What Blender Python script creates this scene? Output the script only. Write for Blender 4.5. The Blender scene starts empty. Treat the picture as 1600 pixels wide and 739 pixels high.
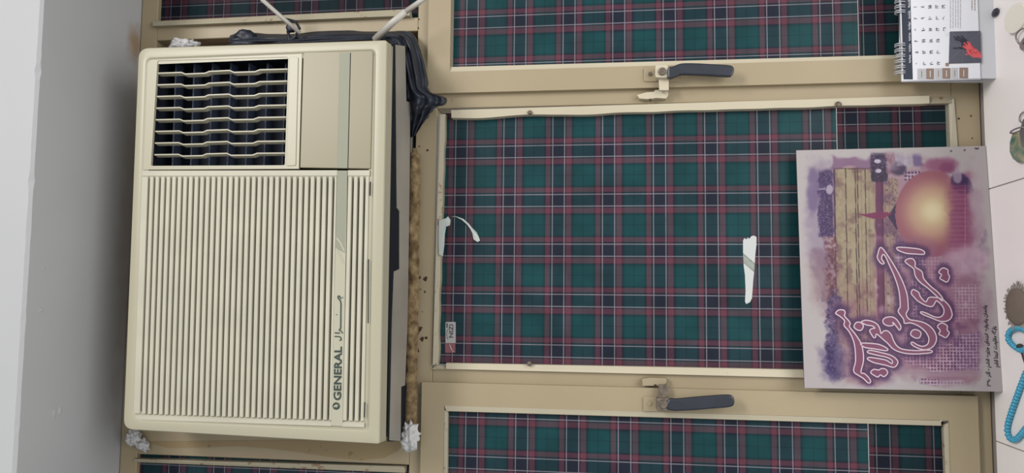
import bpy, bmesh, math, random
import numpy as np
from mathutils import Vector, Matrix, noise as mn
random.seed(4)
S = bpy.context.scene
COL = S.collection

# ------------------------------------------------------------------ camera
# (the photograph is a phone picture held sideways: the camera is rolled by 90 degrees, real "up" is the picture's left)
CM = Matrix(((0.01065710473, 0.13848933379, -0.99030658412),
             (-0.99674865963, 0.08057181091, 0.00054112693),
             (0.07986573514, 0.98708099349, 0.13889972006)))      # world -> (picture right, picture down, forward)
FOC = 1250.0
CAM = Vector((0, -1.35, 1.52))
cam = bpy.data.cameras.new('camera'); cam_o = bpy.data.objects.new('camera', cam); COL.objects.link(cam_o)
cam.sensor_width = 36; cam.lens = FOC / 1600 * 36; cam.clip_start = 0.05
cam_o.matrix_world = Matrix.Translation(CAM) @ Matrix(((CM[0][0], -CM[1][0], -CM[2][0]),
                                                       (CM[0][1], -CM[1][1], -CM[2][1]),
                                                       (CM[0][2], -CM[1][2], -CM[2][2]))).to_4x4()
S.camera = cam_o

# ------------------------------------------------------------------ light
W = bpy.data.worlds.new('daylight'); S.world = W; W.use_nodes = True
W.node_tree.nodes['Background'].inputs[0].default_value = (0.97, 1.0, 1.0, 1)
W.node_tree.nodes['Background'].inputs[1].default_value = 0.70
def area(name, loc, target, sx, sy, power, color):
    l = bpy.data.lights.new(name, 'AREA'); l.shape = 'RECTANGLE'; l.size = sx; l.size_y = sy; l.energy = power; l.color = color
    o = bpy.data.objects.new(name, l); COL.objects.link(o); o.location = loc
    o.rotation_euler = (Vector(target) - Vector(loc)).to_track_quat('-Z', 'Y').to_euler()
area('ceiling_lamp_light', (1.1, -2.3, 3.3), (0.1, -.1, .8), 1.2, 0.6, 54, (1.0, 0.97, 0.95))
area('low_fill', (.5, -1.5, .35), (0.1, -.1, 2.4), 1.5, 1.1, 24, (1.0, 0.99, 0.97))  # added fill from below to brighten the soffit, not a known source
S.view_settings.view_transform = 'Standard'; S.view_settings.look = 'None'
S.view_settings.gamma = 1; S.view_settings.use_curve_mapping = False
S.view_settings.exposure = 0.0

# ------------------------------------------------------------------ helpers
def on(px, py, P, n):
    d = CM.transposed() @ Vector((px - 800, py - 369.5, FOC))
    return CAM + d * ((P - CAM).dot(n) / d.dot(n))
def at(px, py, Y=0.0): return on(px, py, Vector((0, Y, 0)), Vector((0, 1, 0)))
def atz(px, py, Z): return on(px, py, Vector((0, 0, Z)), Vector((0, 0, 1)))

def lin(c):
    c = c / 255.0
    return c / 12.92 if c <= 0.04045 else ((c + 0.055) / 1.055) ** 2.4
def rgb(r, g, b, k=1.0): return (min(lin(r) * k, .95), min(lin(g) * k, .95), min(lin(b) * k, .95), 1)

class MB:
    def __init__(s): s.v = []; s.f = []
    def add(s, vs, fs):
        n = len(s.v); s.v += [Vector(v) for v in vs]; s.f += [[i + n for i in f] for f in fs]; return s
    def hexa(s, a, b):
        return s.add(list(a) + list(b), [(0, 1, 2, 3), (7, 6, 5, 4), (0, 4, 5, 1), (1, 5, 6, 2), (2, 6, 7, 3), (3, 7, 4, 0)])
    def box(s, x0, x1, y0, y1, z0, z1):
        return s.hexa([(x0, y0, z0), (x1, y0, z0), (x1, y0, z1), (x0, y0, z1)], [(x0, y1, z0), (x1, y1, z0), (x1, y1, z1), (x0, y1, z1)])
    def prism(s, pts, vec):
        n = len(pts); vec = Vector(vec); pts = [Vector(p) for p in pts]
        return s.add(pts + [p + vec for p in pts], [list(range(n)), list(range(2 * n - 1, n - 1, -1))] + [(i, i + n, (i + 1) % n + n, (i + 1) % n) for i in range(n)])
    def tube(s, path, r, seg=8, closed=False, caps=True):
        path = [Vector(p) for p in path]; n = len(path); up = None
        rs = r if hasattr(r, '__len__') else [r] * n
        rings = []
        for i, p in enumerate(path):
            a = path[(i - 1) % n] if (closed or i > 0) else p
            b = path[(i + 1) % n] if (closed or i < n - 1) else p
            t = (b - a).normalized()
            if up is None: up = t.orthogonal().normalized()
            up = (up - t * up.dot(t)).normalized(); w = t.cross(up)
            rings.append([p + (up * math.cos(2 * math.pi * k / seg) + w * math.sin(2 * math.pi * k / seg)) * rs[i] for k in range(seg)])
        vs = [v for R in rings for v in R]; fs = []
        for i in range(n if closed else n - 1):
            j = (i + 1) % n
            for k in range(seg): fs.append((i * seg + k, i * seg + (k + 1) % seg, j * seg + (k + 1) % seg, j * seg + k))
        if not closed and caps: fs += [list(range(seg - 1, -1, -1)), list(range((n - 1) * seg, n * seg))]
        return s.add(vs, fs)
    def loops(s, L, cap_first=False, cap_last=False):
        n = len(L[0]); fs = []
        for i in range(len(L) - 1):
            for k in range(n): fs.append((i * n + k, i * n + (k + 1) % n, (i + 1) * n + (k + 1) % n, (i + 1) * n + k))
        if cap_first: fs.append(list(range(n - 1, -1, -1)))
        if cap_last: fs.append(list(range((len(L) - 1) * n, len(L) * n)))
        return s.add([v for R in L for v in R], fs)
    def grid(s, P, closed=False):
        m, n = len(P), len(P[0])
        return s.add([p for R in P for p in R], [(i * n + j, i * n + j + 1, (i + 1) * n + j + 1, (i + 1) * n + j) for i in range(m - 1) for j in range(n - 1)])
    def disc(s, c, u, w, seg=20, vec=None):
        pts = [Vector(c) + Vector(u) * math.cos(2 * math.pi * k / seg) + Vector(w) * math.sin(2 * math.pi * k / seg) for k in range(seg)]
        if vec is None: return s.add(pts, [list(range(seg))])
        return s.prism(pts, vec)
    def blob(s, c, rx, ry, rz, amp=0.25, freq=1.0, sub=3, rot=None, seed=0):
        bm = bmesh.new(); bmesh.ops.create_icosphere(bm, subdivisions=sub, radius=1)
        vs = []
        for v in bm.verts:
            k = 1 + amp * mn.noise(v.co * freq * 1.7 + Vector((seed * 3.1, seed, 0))) + amp * .5 * mn.noise(v.co * freq * 4.3 + Vector((seed, 2, 0)))
            q = Vector((v.co.x * rx, v.co.y * ry, v.co.z * rz)) * k
            if rot is not None: q = rot @ q
            vs.append(Vector(c) + q)
        fs = [[v.index for v in f.verts] for f in bm.faces]; bm.free()
        return s.add(vs, fs)

ORIG = {}
def finish(o, label=None, cat=None, group=None, kind=None):
    if label: o['label'] = label
    if cat: o['category'] = cat
    if group: o['group'] = group
    if kind: o['kind'] = kind
    return o
def thing(name, loc, label=None, cat=None, group=None, kind=None):
    o = bpy.data.objects.new(name, None); COL.objects.link(o); o.location = loc; o.empty_display_size = .02
    ORIG[o.name] = Vector(loc); return finish(o, label, cat, group, kind)
def build(name, mb, mat, parent=None, origin=None, smooth=False, bevel=0, label=None, cat=None, group=None, kind=None, uv=None, sub=0, normals=True, solid=0, auto=None):
    org = ORIG[parent.name] if parent is not None else Vector(origin if origin is not None else (0, 0, 0))
    me = bpy.data.meshes.new(name)
    me.from_pydata([v - org for v in mb.v], [], mb.f); me.update()
    if normals:
        bm = bmesh.new(); bm.from_mesh(me); bmesh.ops.recalc_face_normals(bm, faces=bm.faces); bm.to_mesh(me); bm.free()
    if uv:
        l = me.uv_layers.new(name='uv')
        for lp in me.loops: l.data[lp.index].uv = uv(me.vertices[lp.vertex_index].co + org)
    me.materials.append(mat)
    if smooth:
        for p in me.polygons: p.use_smooth = True
        if auto: me.set_sharp_from_angle(angle=math.radians(auto))
    o = bpy.data.objects.new(name, me); COL.objects.link(o)
    if parent is not None: o.parent = parent
    else: o.location = org
    ORIG[o.name] = org
    if solid: m = o.modifiers.new('solid', 'SOLIDIFY'); m.thickness = solid
    if bevel:
        m = o.modifiers.new('bevel', 'BEVEL'); m.width = bevel; m.segments = 2; m.limit_method = 'ANGLE'; m.angle_limit = math.radians(40)
    if sub: m = o.modifiers.new('sub', 'SUBSURF'); m.levels = sub; m.render_levels = sub
    return finish(o, label, cat, group, kind)

def smoothpts(pts, k=5, closed=True):
    pts = [np.array(p, float) for p in pts]; n = len(pts); out = []
    rng = range(n) if closed else range(n - 1)
    for i in rng:
        g = (lambda j: pts[j % n]) if closed else (lambda j: pts[min(max(j, 0), n - 1)])
        p0, p1, p2, p3 = g(i - 1), g(i), g(i + 1), g(i + 2)
        for q in range(k):
            t = q / k
            out.append(.5 * ((2 * p1) + (-p0 + p2) * t + (2 * p0 - 5 * p1 + 4 * p2 - p3) * t * t + (-p0 + 3 * p1 - 3 * p2 + p3) * t ** 3))
    if not closed: out.append(pts[-1])
    return [tuple(o) for o in out]

# ------------------------------------------------------------------ text
ARF = {'ا': (0xFE8D, 0xFE8E), 'آ': (0xFE81, 0xFE82), 'د': (0xFEA9, 0xFEAA), 'ذ': (0xFEAB, 0xFEAC), 'ر': (0xFEAD, 0xFEAE), 'ز': (0xFEAF, 0xFEB0), 'و': (0xFEED, 0xFEEE),
       'م': (0xFEE1, 0xFEE2, 0xFEE3, 0xFEE4), 'ن': (0xFEE5, 0xFEE6, 0xFEE7, 0xFEE8), 'ه': (0xFEE9, 0xFEEA, 0xFEEB, 0xFEEC), 'ی': (0xFBFC, 0xFBFD, 0xFBFE, 0xFBFF),
       'ش': (0xFEB5, 0xFEB6, 0xFEB7, 0xFEB8), 'س': (0xFEB1, 0xFEB2, 0xFEB3, 0xFEB4), 'ج': (0xFE9D, 0xFE9E, 0xFE9F, 0xFEA0), 'ق': (0xFED5, 0xFED6, 0xFED7, 0xFED8),
       'پ': (0xFB56, 0xFB57, 0xFB58, 0xFB59), 'گ': (0xFB92, 0xFB93, 0xFB94, 0xFB95), 'ت': (0xFE95, 0xFE96, 0xFE97, 0xFE98), 'ب': (0xFE8F, 0xFE90, 0xFE91, 0xFE92),
       'ک': (0xFB8E, 0xFB8F, 0xFB90, 0xFB91), 'چ': (0xFB7A, 0xFB7B, 0xFB7C, 0xFB7D), 'ل': (0xFEDD, 0xFEDE, 0xFEDF, 0xFEE0)}
def shape_ar(s):
    out = []
    for i, c in enumerate(s):
        if c not in ARF: out.append(c); continue
        prev = i > 0 and s[i - 1] in ARF and len(ARF[s[i - 1]]) == 4
        nxt = i < len(s) - 1 and s[i + 1] in ARF and len(ARF[c]) == 4
        out.append(chr(ARF[c][(3 if nxt else 1) if prev else (2 if nxt else 0)]))
    vis, num = [], ''
    for c in out:                                    # right to left, but figures stay left to right
        if '۰' <= c <= '۹': num += c
        else:
            if num: vis.append(num); num = ''
            vis.append(c)
    if num: vis.append(num)
    return ''.join(reversed(vis))
_tc = {}
def text_mesh(body, bold=0.0):
    if (body, bold) in _tc: return _tc[(body, bold)]
    c = bpy.data.curves.new('t', 'FONT'); c.body = body; c.size = 1; c.resolution_u = 3; c.offset = bold
    o = bpy.data.objects.new('t', c); COL.objects.link(o)
    dg = bpy.context.evaluated_depsgraph_get(); dg.update()
    m = bpy.data.meshes.new_from_object(o.evaluated_get(dg))
    V = [tuple(v.co) for v in m.vertices]; F = [list(p.vertices) for p in m.polygons]
    bpy.data.objects.remove(o); bpy.data.curves.remove(c); bpy.data.meshes.remove(m)
    _tc[(body, bold)] = (V, F); return V, F
def text_in(mb, body, O, U, Vv, bold=0.0, keep=False):
    """the text's bounding box laid on the parallelogram O, O+U, O+Vv"""
    V, F = text_mesh(body, bold)
    if not V: return
    x0 = min(v[0] for v in V); x1 = max(v[0] for v in V); y0 = min(v[1] for v in V); y1 = max(v[1] for v in V)
    U = Vector(U); Vv = Vector(Vv); O = Vector(O)
    mb.add([O + U * ((v[0] - x0) / (x1 - x0)) + Vv * ((v[1] - y0) / (y1 - y0)) for v in V], F)

# ------------------------------------------------------------------ materials
def mat(name, color, rough=0.5, spec=0.5, metal=0.0, var=0.0, vscale=8.0, bump=0.0, bscale=60.0, var_col=None, coat=0.0):
    m = bpy.data.materials.new(name); m.use_nodes = True; nt = m.node_tree; b = nt.nodes['Principled BSDF']
    b.inputs['Base Color'].default_value = color; b.inputs['Roughness'].default_value = rough
    b.inputs['Specular IOR Level'].default_value = spec; b.inputs['Metallic'].default_value = metal
    b.inputs['Coat Weight'].default_value = coat
    g = nt.nodes.new('ShaderNodeNewGeometry')
    if var or var_col:
        n = nt.nodes.new('ShaderNodeTexNoise'); n.inputs['Scale'].default_value = vscale; n.inputs['Detail'].default_value = 5
        nt.links.new(g.outputs['Position'], n.inputs['Vector'])
        r = nt.nodes.new('ShaderNodeValToRGB'); r.color_ramp.elements[0].position = .35; r.color_ramp.elements[1].position = .68
        vc = var_col or tuple(c * (1 - var) for c in color[:3]) + (1,)
        r.color_ramp.elements[0].color = vc; r.color_ramp.elements[1].color = color
        nt.links.new(n.outputs['Fac'], r.inputs['Fac']); nt.links.new(r.outputs['Color'], b.inputs['Base Color'])
    if bump:
        n2 = nt.nodes.new('ShaderNodeTexNoise'); n2.inputs['Scale'].default_value = bscale; n2.inputs['Detail'].default_value = 4
        nt.links.new(g.outputs['Position'], n2.inputs['Vector'])
        bp = nt.nodes.new('ShaderNodeBump'); bp.inputs['Strength'].default_value = bump; bp.inputs['Distance'].default_value = .003
        nt.links.new(n2.outputs['Fac'], bp.inputs['Height']); nt.links.new(bp.outputs['Normal'], b.inputs['Normal'])
    return m

K = .72        # photographed colour -> albedo
def cream_paint(name, col, dirt=(120, 92, 62), amount=.60):
    m = mat(name, col, .42, .35, var=.09, vscale=6, bump=.12, bscale=45)
    nt = m.node_tree; b = nt.nodes['Principled BSDF']; src = b.inputs['Base Color'].links[0].from_socket
    g = nt.nodes.new('ShaderNodeNewGeometry')
    n = nt.nodes.new('ShaderNodeTexNoise'); n.inputs['Scale'].default_value = 70; n.inputs['Detail'].default_value = 6; n.inputs['Roughness'].default_value = .6
    nt.links.new(g.outputs['Position'], n.inputs['Vector'])
    r = nt.nodes.new('ShaderNodeValToRGB'); r.color_ramp.elements[0].position = amount + .10; r.color_ramp.elements[0].color = (0, 0, 0, 1)
    r.color_ramp.elements[1].position = amount + .16; r.color_ramp.elements[1].color = (.8, .8, .8, 1)
    nt.links.new(n.outputs['Fac'], r.inputs['Fac'])
    mx = nt.nodes.new('ShaderNodeMix'); mx.data_type = 'RGBA'
    nt.links.new(r.outputs['Color'], mx.inputs['Factor']); nt.links.new(src, mx.inputs['A']); mx.inputs['B'].default_value = rgb(*dirt)
    nt.links.new(mx.outputs['Result'], b.inputs['Base Color'])
    return m
M = {}
M['frame'] = cream_paint('cream_frame_paint', rgb(185, 168, 137, .66))
M['frame_darker'] = cream_paint('darker_cream_paint', rgb(166, 144, 106, K), amount=.52)
M['bead'] = cream_paint('pale_bead_paint', rgb(214, 203, 178, K))
M['bead_old'] = cream_paint('aged_bead_paint', rgb(186, 176, 152, K), amount=.50)
M['ac'] = mat('ivory_plastic', rgb(200, 193, 168, .63), .36, .4, var=.03, vscale=3, bump=.02, bscale=300)
M['ac_slat'] = mat('dusty_ivory_plastic', rgb(203, 198, 179, .76), .5, .3, var=.10, vscale=14)
M['ac_door'] = mat('yellowed_plastic', rgb(200, 188, 150, .39), .36, .4, var=.04, vscale=5)
M['ac_strip'] = mat('silver_grey_strip', rgb(168, 168, 148, .60), .5, .3)
M['ac_badge'] = mat('badge_panel', rgb(194, 190, 168, .70), .5, .3)
M['filter'] = mat('dusty_filter', rgb(92, 84, 72, 1.0), .9, .1, var=.3, vscale=40)
M['void'] = mat('dark_air_duct', rgb(26, 32, 44, 1.0), .7, .2, var=.3, vscale=20)
M['vane'] = mat('dark_duct_vane', rgb(45, 52, 68), .6, .2)
M['print'] = mat('dark_green_lettering', rgb(50, 62, 58), .5, .3)
M['metal'] = mat('galvanised_sleeve', rgb(150, 144, 134, 1.0), .5, .4, var=.18, vscale=9, bump=.1)
M['dark'] = mat('black_gap', rgb(24, 27, 34), .7, .2)
M['plastic'] = mat('black_plastic_sheet', rgb(38, 43, 55), .48, .45, var=.35, vscale=25, bump=.5, bscale=70)
M['tube'] = mat('white_plastic_tube', rgb(205, 200, 190, K), .4, .4, var=.05)
M['wad'] = mat('white_tissue', rgb(222, 220, 220, K), .8, .2, var=.08, vscale=50, bump=.8, bscale=120)
M['foam'] = mat('brown_foam_filler', rgb(164, 142, 106, K), .9, .1, var_col=rgb(104, 84, 60, K), vscale=70, bump=1.0, bscale=130)
M['board_tan'] = mat('tan_filler_board', rgb(128, 104, 86, .9), .7, .2, var=.15, vscale=10)
M['lever'] = mat('worn_black_handle', rgb(34, 38, 50), .38, .5, var=.3, vscale=60)
M['steel'] = mat('worn_steel', rgb(118, 106, 94), .45, .4, metal=.3, var=.5, vscale=120)
M['chip'] = mat('bare_rust', rgb(62, 48, 38), .8, .2)
M['glass'] = mat('window_glass', (1.0, 1.0, .96, 1), .0, .5); M['glass'].node_tree.nodes['Principled BSDF'].inputs['Transmission Weight'].default_value = 1.0
M['paper'] = mat('white_paper', rgb(214, 214, 220, .95), .6, .3)
M['paper_grey'] = mat('grey_card', rgb(196, 196, 201, .9), .6, .3)
M['navy'] = mat('navy_print', rgb(42, 48, 62), .5, .3)
M['ink'] = mat('black_ink', rgb(52, 50, 56), .6, .2)
M['ink_light'] = mat('grey_ink', rgb(176, 176, 184, K), .6, .2)
M['brown_print'] = mat('brown_print', rgb(132, 112, 100), .6, .2)
M['grey_print'] = mat('pale_grey_print', rgb(196, 196, 200, K), .6, .2)
M['wire'] = mat('white_wire', rgb(206, 208, 214, K), .3, .5)
M['bolt'] = mat('dark_dot', rgb(60, 58, 64), .5, .3)
M['board_edge'] = mat('board_edge', rgb(92, 84, 84), .7, .2)
M['title'] = mat('magenta_lettering', rgb(122, 62, 94, .72), .35, .3)
M['title_edge'] = mat('pale_pink_outline', rgb(222, 198, 210, .7), .35, .3)
M['sticker'] = mat('sticker_paper', rgb(176, 174, 172, K), .4, .4)
M['sticker_red'] = mat('sticker_red', rgb(140, 84, 92, K), .4, .4)
M['tape'] = mat('torn_white_film', rgb(190, 196, 192, .8), .5, .4)
M['pebble'] = mat('black_pebble', rgb(40, 40, 54), .35, .5, var=.3, vscale=120)
M['disc'] = mat('ivory_disc', rgb(212, 206, 194, 1.1), .4, .5)
M['silver'] = mat('grey_metal', rgb(150, 146, 146), .3, .5, metal=.6)
M['bead_blue'] = mat('turquoise_bead', rgb(62, 150, 180, 1.1), .25, .5, var=.2, vscale=200)
M['cord'] = mat('dark_cord', rgb(70, 62, 60), .8, .2)
M['fuzz'] = mat('pale_frayed_rim', rgb(186, 176, 168, K), .9, .1, var=.25, vscale=150)
M['stone_brown'] = mat('grey_brown_stone', rgb(120, 108, 98), .75, .2, var=.1, vscale=60)
M['grout'] = mat('grey_grout', rgb(140, 132, 126), .9, .1)
M['tile'] = mat('white_sill_tile', rgb(222, 216, 214, 1.22), .35, .4, var=.05, vscale=7)
M['pipe'] = mat('translucent_rod', rgb(215, 220, 212, 1.1), .7, .3); M['pipe'].node_tree.nodes['Principled BSDF'].inputs['Transmission Weight'].default_value = .9

# agate: green to tan bands
def agate():
    m = mat('green_agate', rgb(96, 120, 104), .25, .5); nt = m.node_tree; b = nt.nodes['Principled BSDF']
    tc = nt.nodes.new('ShaderNodeTexCoord'); sp = nt.nodes.new('ShaderNodeTexNoise'); sp.inputs['Scale'].default_value = 38; sp.inputs['Distortion'].default_value = .6
    nt.links.new(tc.outputs['Object'], sp.inputs['Vector'])
    r = nt.nodes.new('ShaderNodeValToRGB'); e = r.color_ramp.elements
    e[0].position = .35; e[0].color = rgb(70, 112, 100); e[1].position = .7; e[1].color = rgb(176, 164, 128)
    x = e.new(.5); x.color = rgb(120, 130, 108)
    nt.links.new(sp.outputs['Fac'], r.inputs['Fac']); nt.links.new(r.outputs['Color'], b.inputs['Base Color'])
    return m
M['agate'] = agate()

def wall_mat():
    m = mat('white_wall_paint', rgb(200, 200, 202, .70), .75, .2, var=.06, vscale=3.5, bump=.35, bscale=9)
    nt = m.node_tree; b = nt.nodes['Principled BSDF']; src = b.inputs['Base Color'].links[0].from_socket
    g = nt.nodes.new('ShaderNodeNewGeometry')
    def stain(src, P, R, col, amt):                     # yellow-brown seepage where the frame meets the plaster
        d = nt.nodes.new('ShaderNodeVectorMath'); d.operation = 'SUBTRACT'; nt.links.new(g.outputs['Position'], d.inputs[0]); d.inputs[1].default_value = P
        sc = nt.nodes.new('ShaderNodeVectorMath'); sc.operation = 'MULTIPLY'; nt.links.new(d.outputs[0], sc.inputs[0]); sc.inputs[1].default_value = (1 / R[0], 1 / R[1], 1 / R[2])
        ln = nt.nodes.new('ShaderNodeVectorMath'); ln.operation = 'LENGTH'; nt.links.new(sc.outputs[0], ln.inputs[0])
        n = nt.nodes.new('ShaderNodeTexNoise'); n.inputs['Scale'].default_value = 25; nt.links.new(g.outputs['Position'], n.inputs['Vector'])
        ad = nt.nodes.new('ShaderNodeMath'); ad.operation = 'ADD'; nt.links.new(ln.outputs['Value'], ad.inputs[0]); nt.links.new(n.outputs['Fac'], ad.inputs[1])
        mr = nt.nodes.new('ShaderNodeMapRange'); mr.inputs['From Min'].default_value = .7; mr.inputs['From Max'].default_value = 1.5; mr.inputs['To Min'].default_value = amt; mr.inputs['To Max'].default_value = 0
        nt.links.new(ad.outputs[0], mr.inputs['Value'])
        mx = nt.nodes.new('ShaderNodeMix'); mx.data_type = 'RGBA'; nt.links.new(mr.outputs[0], mx.inputs['Factor']); nt.links.new(src, mx.inputs['A']); mx.inputs['B'].default_value = col
        return mx.outputs['Result']
    s = stain(src, (.47, -.0, 2.4245), (.05, .035, .05), rgb(168, 140, 108, K), .9)
    s = stain(s, (.15, .0, 2.4245), (.45, .03, .05), rgb(160, 140, 126, K), .45)
    nt.links.new(s, b.inputs['Base Color'])
    return m
M['wall'] = wall_mat()

def tartan(name, dim=1.0):
    """woven sett printed on adhesive film: the average of a warp and a weft thread colour, dotted white lines; u, v count setts"""
    m = bpy.data.materials.new(name); m.use_nodes = True; nt = m.node_tree; N = nt.nodes; L = nt.links; b = N['Principled BSDF']
    b.inputs['Roughness'].default_value = .34 if dim == 1 else .6; b.inputs['Specular IOR Level'].default_value = .14 if dim == 1 else .08
    uv = N.new('ShaderNodeUVMap'); uv.uv_map = 'uv'; sx = N.new('ShaderNodeSeparateXYZ'); L.new(uv.outputs[0], sx.inputs[0])
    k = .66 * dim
    g, gd, mv, nv, dk = rgb(26, 72, 76, k), rgb(20, 58, 64, k), rgb(108, 62, 76, k), rgb(34, 40, 54, k), rgb(22, 30, 42, k)
    stops = [(0, nv), (.23, nv), (.262, dk), (.285, mv), (.372, mv), (.392, dk), (.42, gd), (.46, g), (.60, g), (.608, gd), (.622, gd), (.63, g), (.80, g), (.835, gd), (.85, dk), (.87, mv), (.945, mv), (.967, dk), (.985, dk), (1, nv)]
    def math1(op, a, bb=None):
        n = N.new('ShaderNodeMath'); n.operation = op
        for i, x in enumerate((a, bb)):
            if x is None: continue
            if isinstance(x, (int, float)): n.inputs[i].default_value = x
            else: L.new(x, n.inputs[i])
        return n.outputs[0]
    def axis(sock):
        fr = math1('FRACT', sock); r = N.new('ShaderNodeValToRGB'); e = r.color_ramp.elements
        e[0].position = 0; e[0].color = stops[0][1]; e[1].position = 1; e[1].color = stops[-1][1]
        for p, c in stops[1:-1]: x = e.new(p); x.color = c
        L.new(fr, r.inputs['Fac'])
        line = None
        for c in (0.0, .24):
            d = math1('ABSOLUTE', math1('SUBTRACT', math1('FRACT', math1('ADD', sock, .5 - c)), .5))
            l = math1('LESS_THAN', d, .0098); line = l if line is None else math1('MAXIMUM', line, l)
        return r.outputs['Color'], line
    cu, lu = axis(sx.outputs[0]); cv, lv = axis(sx.outputs[1])
    mx = N.new('ShaderNodeMix'); mx.data_type = 'RGBA'; mx.inputs['Factor'].default_value = .5; L.new(cu, mx.inputs['A']); L.new(cv, mx.inputs['B'])
    dot = lambda s: math1('ADD', math1('MULTIPLY', math1('GREATER_THAN', math1('FRACT', math1('MULTIPLY', s, 38.0)), .5), .36), .18)
    mask = math1('MAXIMUM', math1('MULTIPLY', lu, dot(sx.outputs[1])), math1('MULTIPLY', lv, dot(sx.outputs[0])))
    m2 = N.new('ShaderNodeMix'); m2.data_type = 'RGBA'; L.new(mask, m2.inputs['Factor']); L.new(mx.outputs['Result'], m2.inputs['A']); m2.inputs['B'].default_value = rgb(196, 184, 196, k)
    # worn print: slow colour drift
    n = N.new('ShaderNodeTexNoise'); n.inputs['Scale'].default_value = 1.4; n.inputs['Detail'].default_value = 3; L.new(uv.outputs[0], n.inputs['Vector'])
    hs = N.new('ShaderNodeHueSaturation'); L.new(m2.outputs['Result'], hs.inputs['Color'])
    mr = N.new('ShaderNodeMapRange'); mr.inputs['From Min'].default_value = .3; mr.inputs['From Max'].default_value = .7; mr.inputs['To Min'].default_value = .82; mr.inputs['To Max'].default_value = 1.2
    L.new(n.outputs['Fac'], mr.inputs['Value']); L.new(mr.outputs[0], hs.inputs['Value'])
    L.new(hs.outputs['Color'], b.inputs['Base Color'])
    n2 = N.new('ShaderNodeTexNoise'); n2.inputs['Scale'].default_value = .9; n2.inputs['Detail'].default_value = 2; L.new(uv.outputs[0], n2.inputs['Vector'])
    bp = N.new('ShaderNodeBump'); bp.inputs['Strength'].default_value = .25; bp.inputs['Distance'].default_value = .01; L.new(n2.outputs['Fac'], bp.inputs['Height']); L.new(bp.outputs['Normal'], b.inputs['Normal'])
    return m
M['tartan'] = tartan('tartan_film'); M['tartan_darker'] = tartan('tartan_film_darker', .5); M['tartan_dim'] = tartan('tartan_film_dark', .72)

def vcol_mat(name, rough=.4):
    m = bpy.data.materials.new(name); m.use_nodes = True; nt = m.node_tree; b = nt.nodes['Principled BSDF']; b.inputs['Roughness'].default_value = rough; b.inputs['Specular IOR Level'].default_value = .3
    a = nt.nodes.new('ShaderNodeVertexColor'); a.layer_name = 'print'; nt.links.new(a.outputs['Color'], b.inputs['Base Color']); return m
M['poster'] = vcol_mat('poster_print'); M['photo'] = vcol_mat('photo_print')

# ------------------------------------------------------------------ the setting
X0, X1, ZS, ZT, YR = -.62, .84, .951, 2.4245, -.242
mb = MB()
def jag(n, a, b): return [a + (b - a) * i / n for i in range(n + 1)]
# lintel with a slightly uneven arris
xs = jag(110, X0, X1)
prof = []
for x in xs:
    e = .0016 * mn.noise(Vector((x * 14, 0, 0))) + .0014 * mn.noise(Vector((x * 60, 3, 0)))
    if mn.noise(Vector((x * 30, 9, 0))) > .42: e += .003
    prof.append([(x, YR, 2.95), (x, YR, ZT + .004 + abs(e)), (x, YR + .004 + abs(e), ZT), (x, .12, ZT), (x, .12, 2.95)])
mb.grid([list(p) for p in prof])
mb.box(-2.2, X0, YR, .12, 0, 2.95); mb.box(X1, 2.4, YR, .12, 0, 2.95); mb.box(X0, X1, YR, .12, 0, ZS - .03)
for (px, py, a, b_) in ((85, 646, .009, .003), (94, 642, .007, .003), (64, 484, .004, .002), (68, 419, .003, .002)):    # blisters of loose paint on the soffit
    p = atz(px, py, ZT); mb.blob(p, a, b_ + .002, .0012, .3, 2, 2, seed=px)
build('wall_front', mb, M['wall'], origin=(0, 0, 0), kind='structure', label='white plastered wall around the window recess, rough arris at its top', cat='wall')

sill = thing('trim_1', (.11, -.1, ZS), 'white tiled window sill with thin grey joints below the window', 'window sill', kind='structure')
build('grout_bed', MB().box(X0, X1, YR - .015, .03, ZS - .03, ZS - .0015), M['grout'], sill)
cuts = [X0, atz(1558, 690, ZS).x, atz(1549, 294, ZS).x, .585, X1]
for i in range(4):
    build('tile', MB().box(cuts[i] + .0008, cuts[i + 1] - .0008, YR - .018, .0, ZS - .02, ZS), M['tile'], sill, bevel=.0008)

# ---- window frames
FY = .012        # face of the fixed frame
w1 = thing('window_1', (.11, .02, ZS), 'fixed cream steel window frame with plaid film on its panes', 'window', kind='structure')
def bar(x0, x1, z0, z1, y0=FY, y1=.055, parent=w1, name='frame_bar', m='frame', bv=.0015): return build(name, MB().box(x0, x1, y0, y1, z0, z1), M[m], parent, bevel=bv)
bar(X0, X1, 2.390, ZT - .0015); bar(X0, X1, ZS, .994)
bar(X0, X0 + .055, .994, 2.390); bar(X1 - .055, X1, .994, 2.390)
bar(-.165, .385, 1.848, 1.886); bar(X0 + .055, -.165, 1.850, 1.886); bar(.385, X1 - .055, 1.850, 1.886)
bar(.3375, .385, .994, 1.848); bar(-.165, -.117, .994, 1.848)
bar(.480, .505, 1.886, 2.390); bar(-.283, -.236, 1.886, 2.390)

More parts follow.
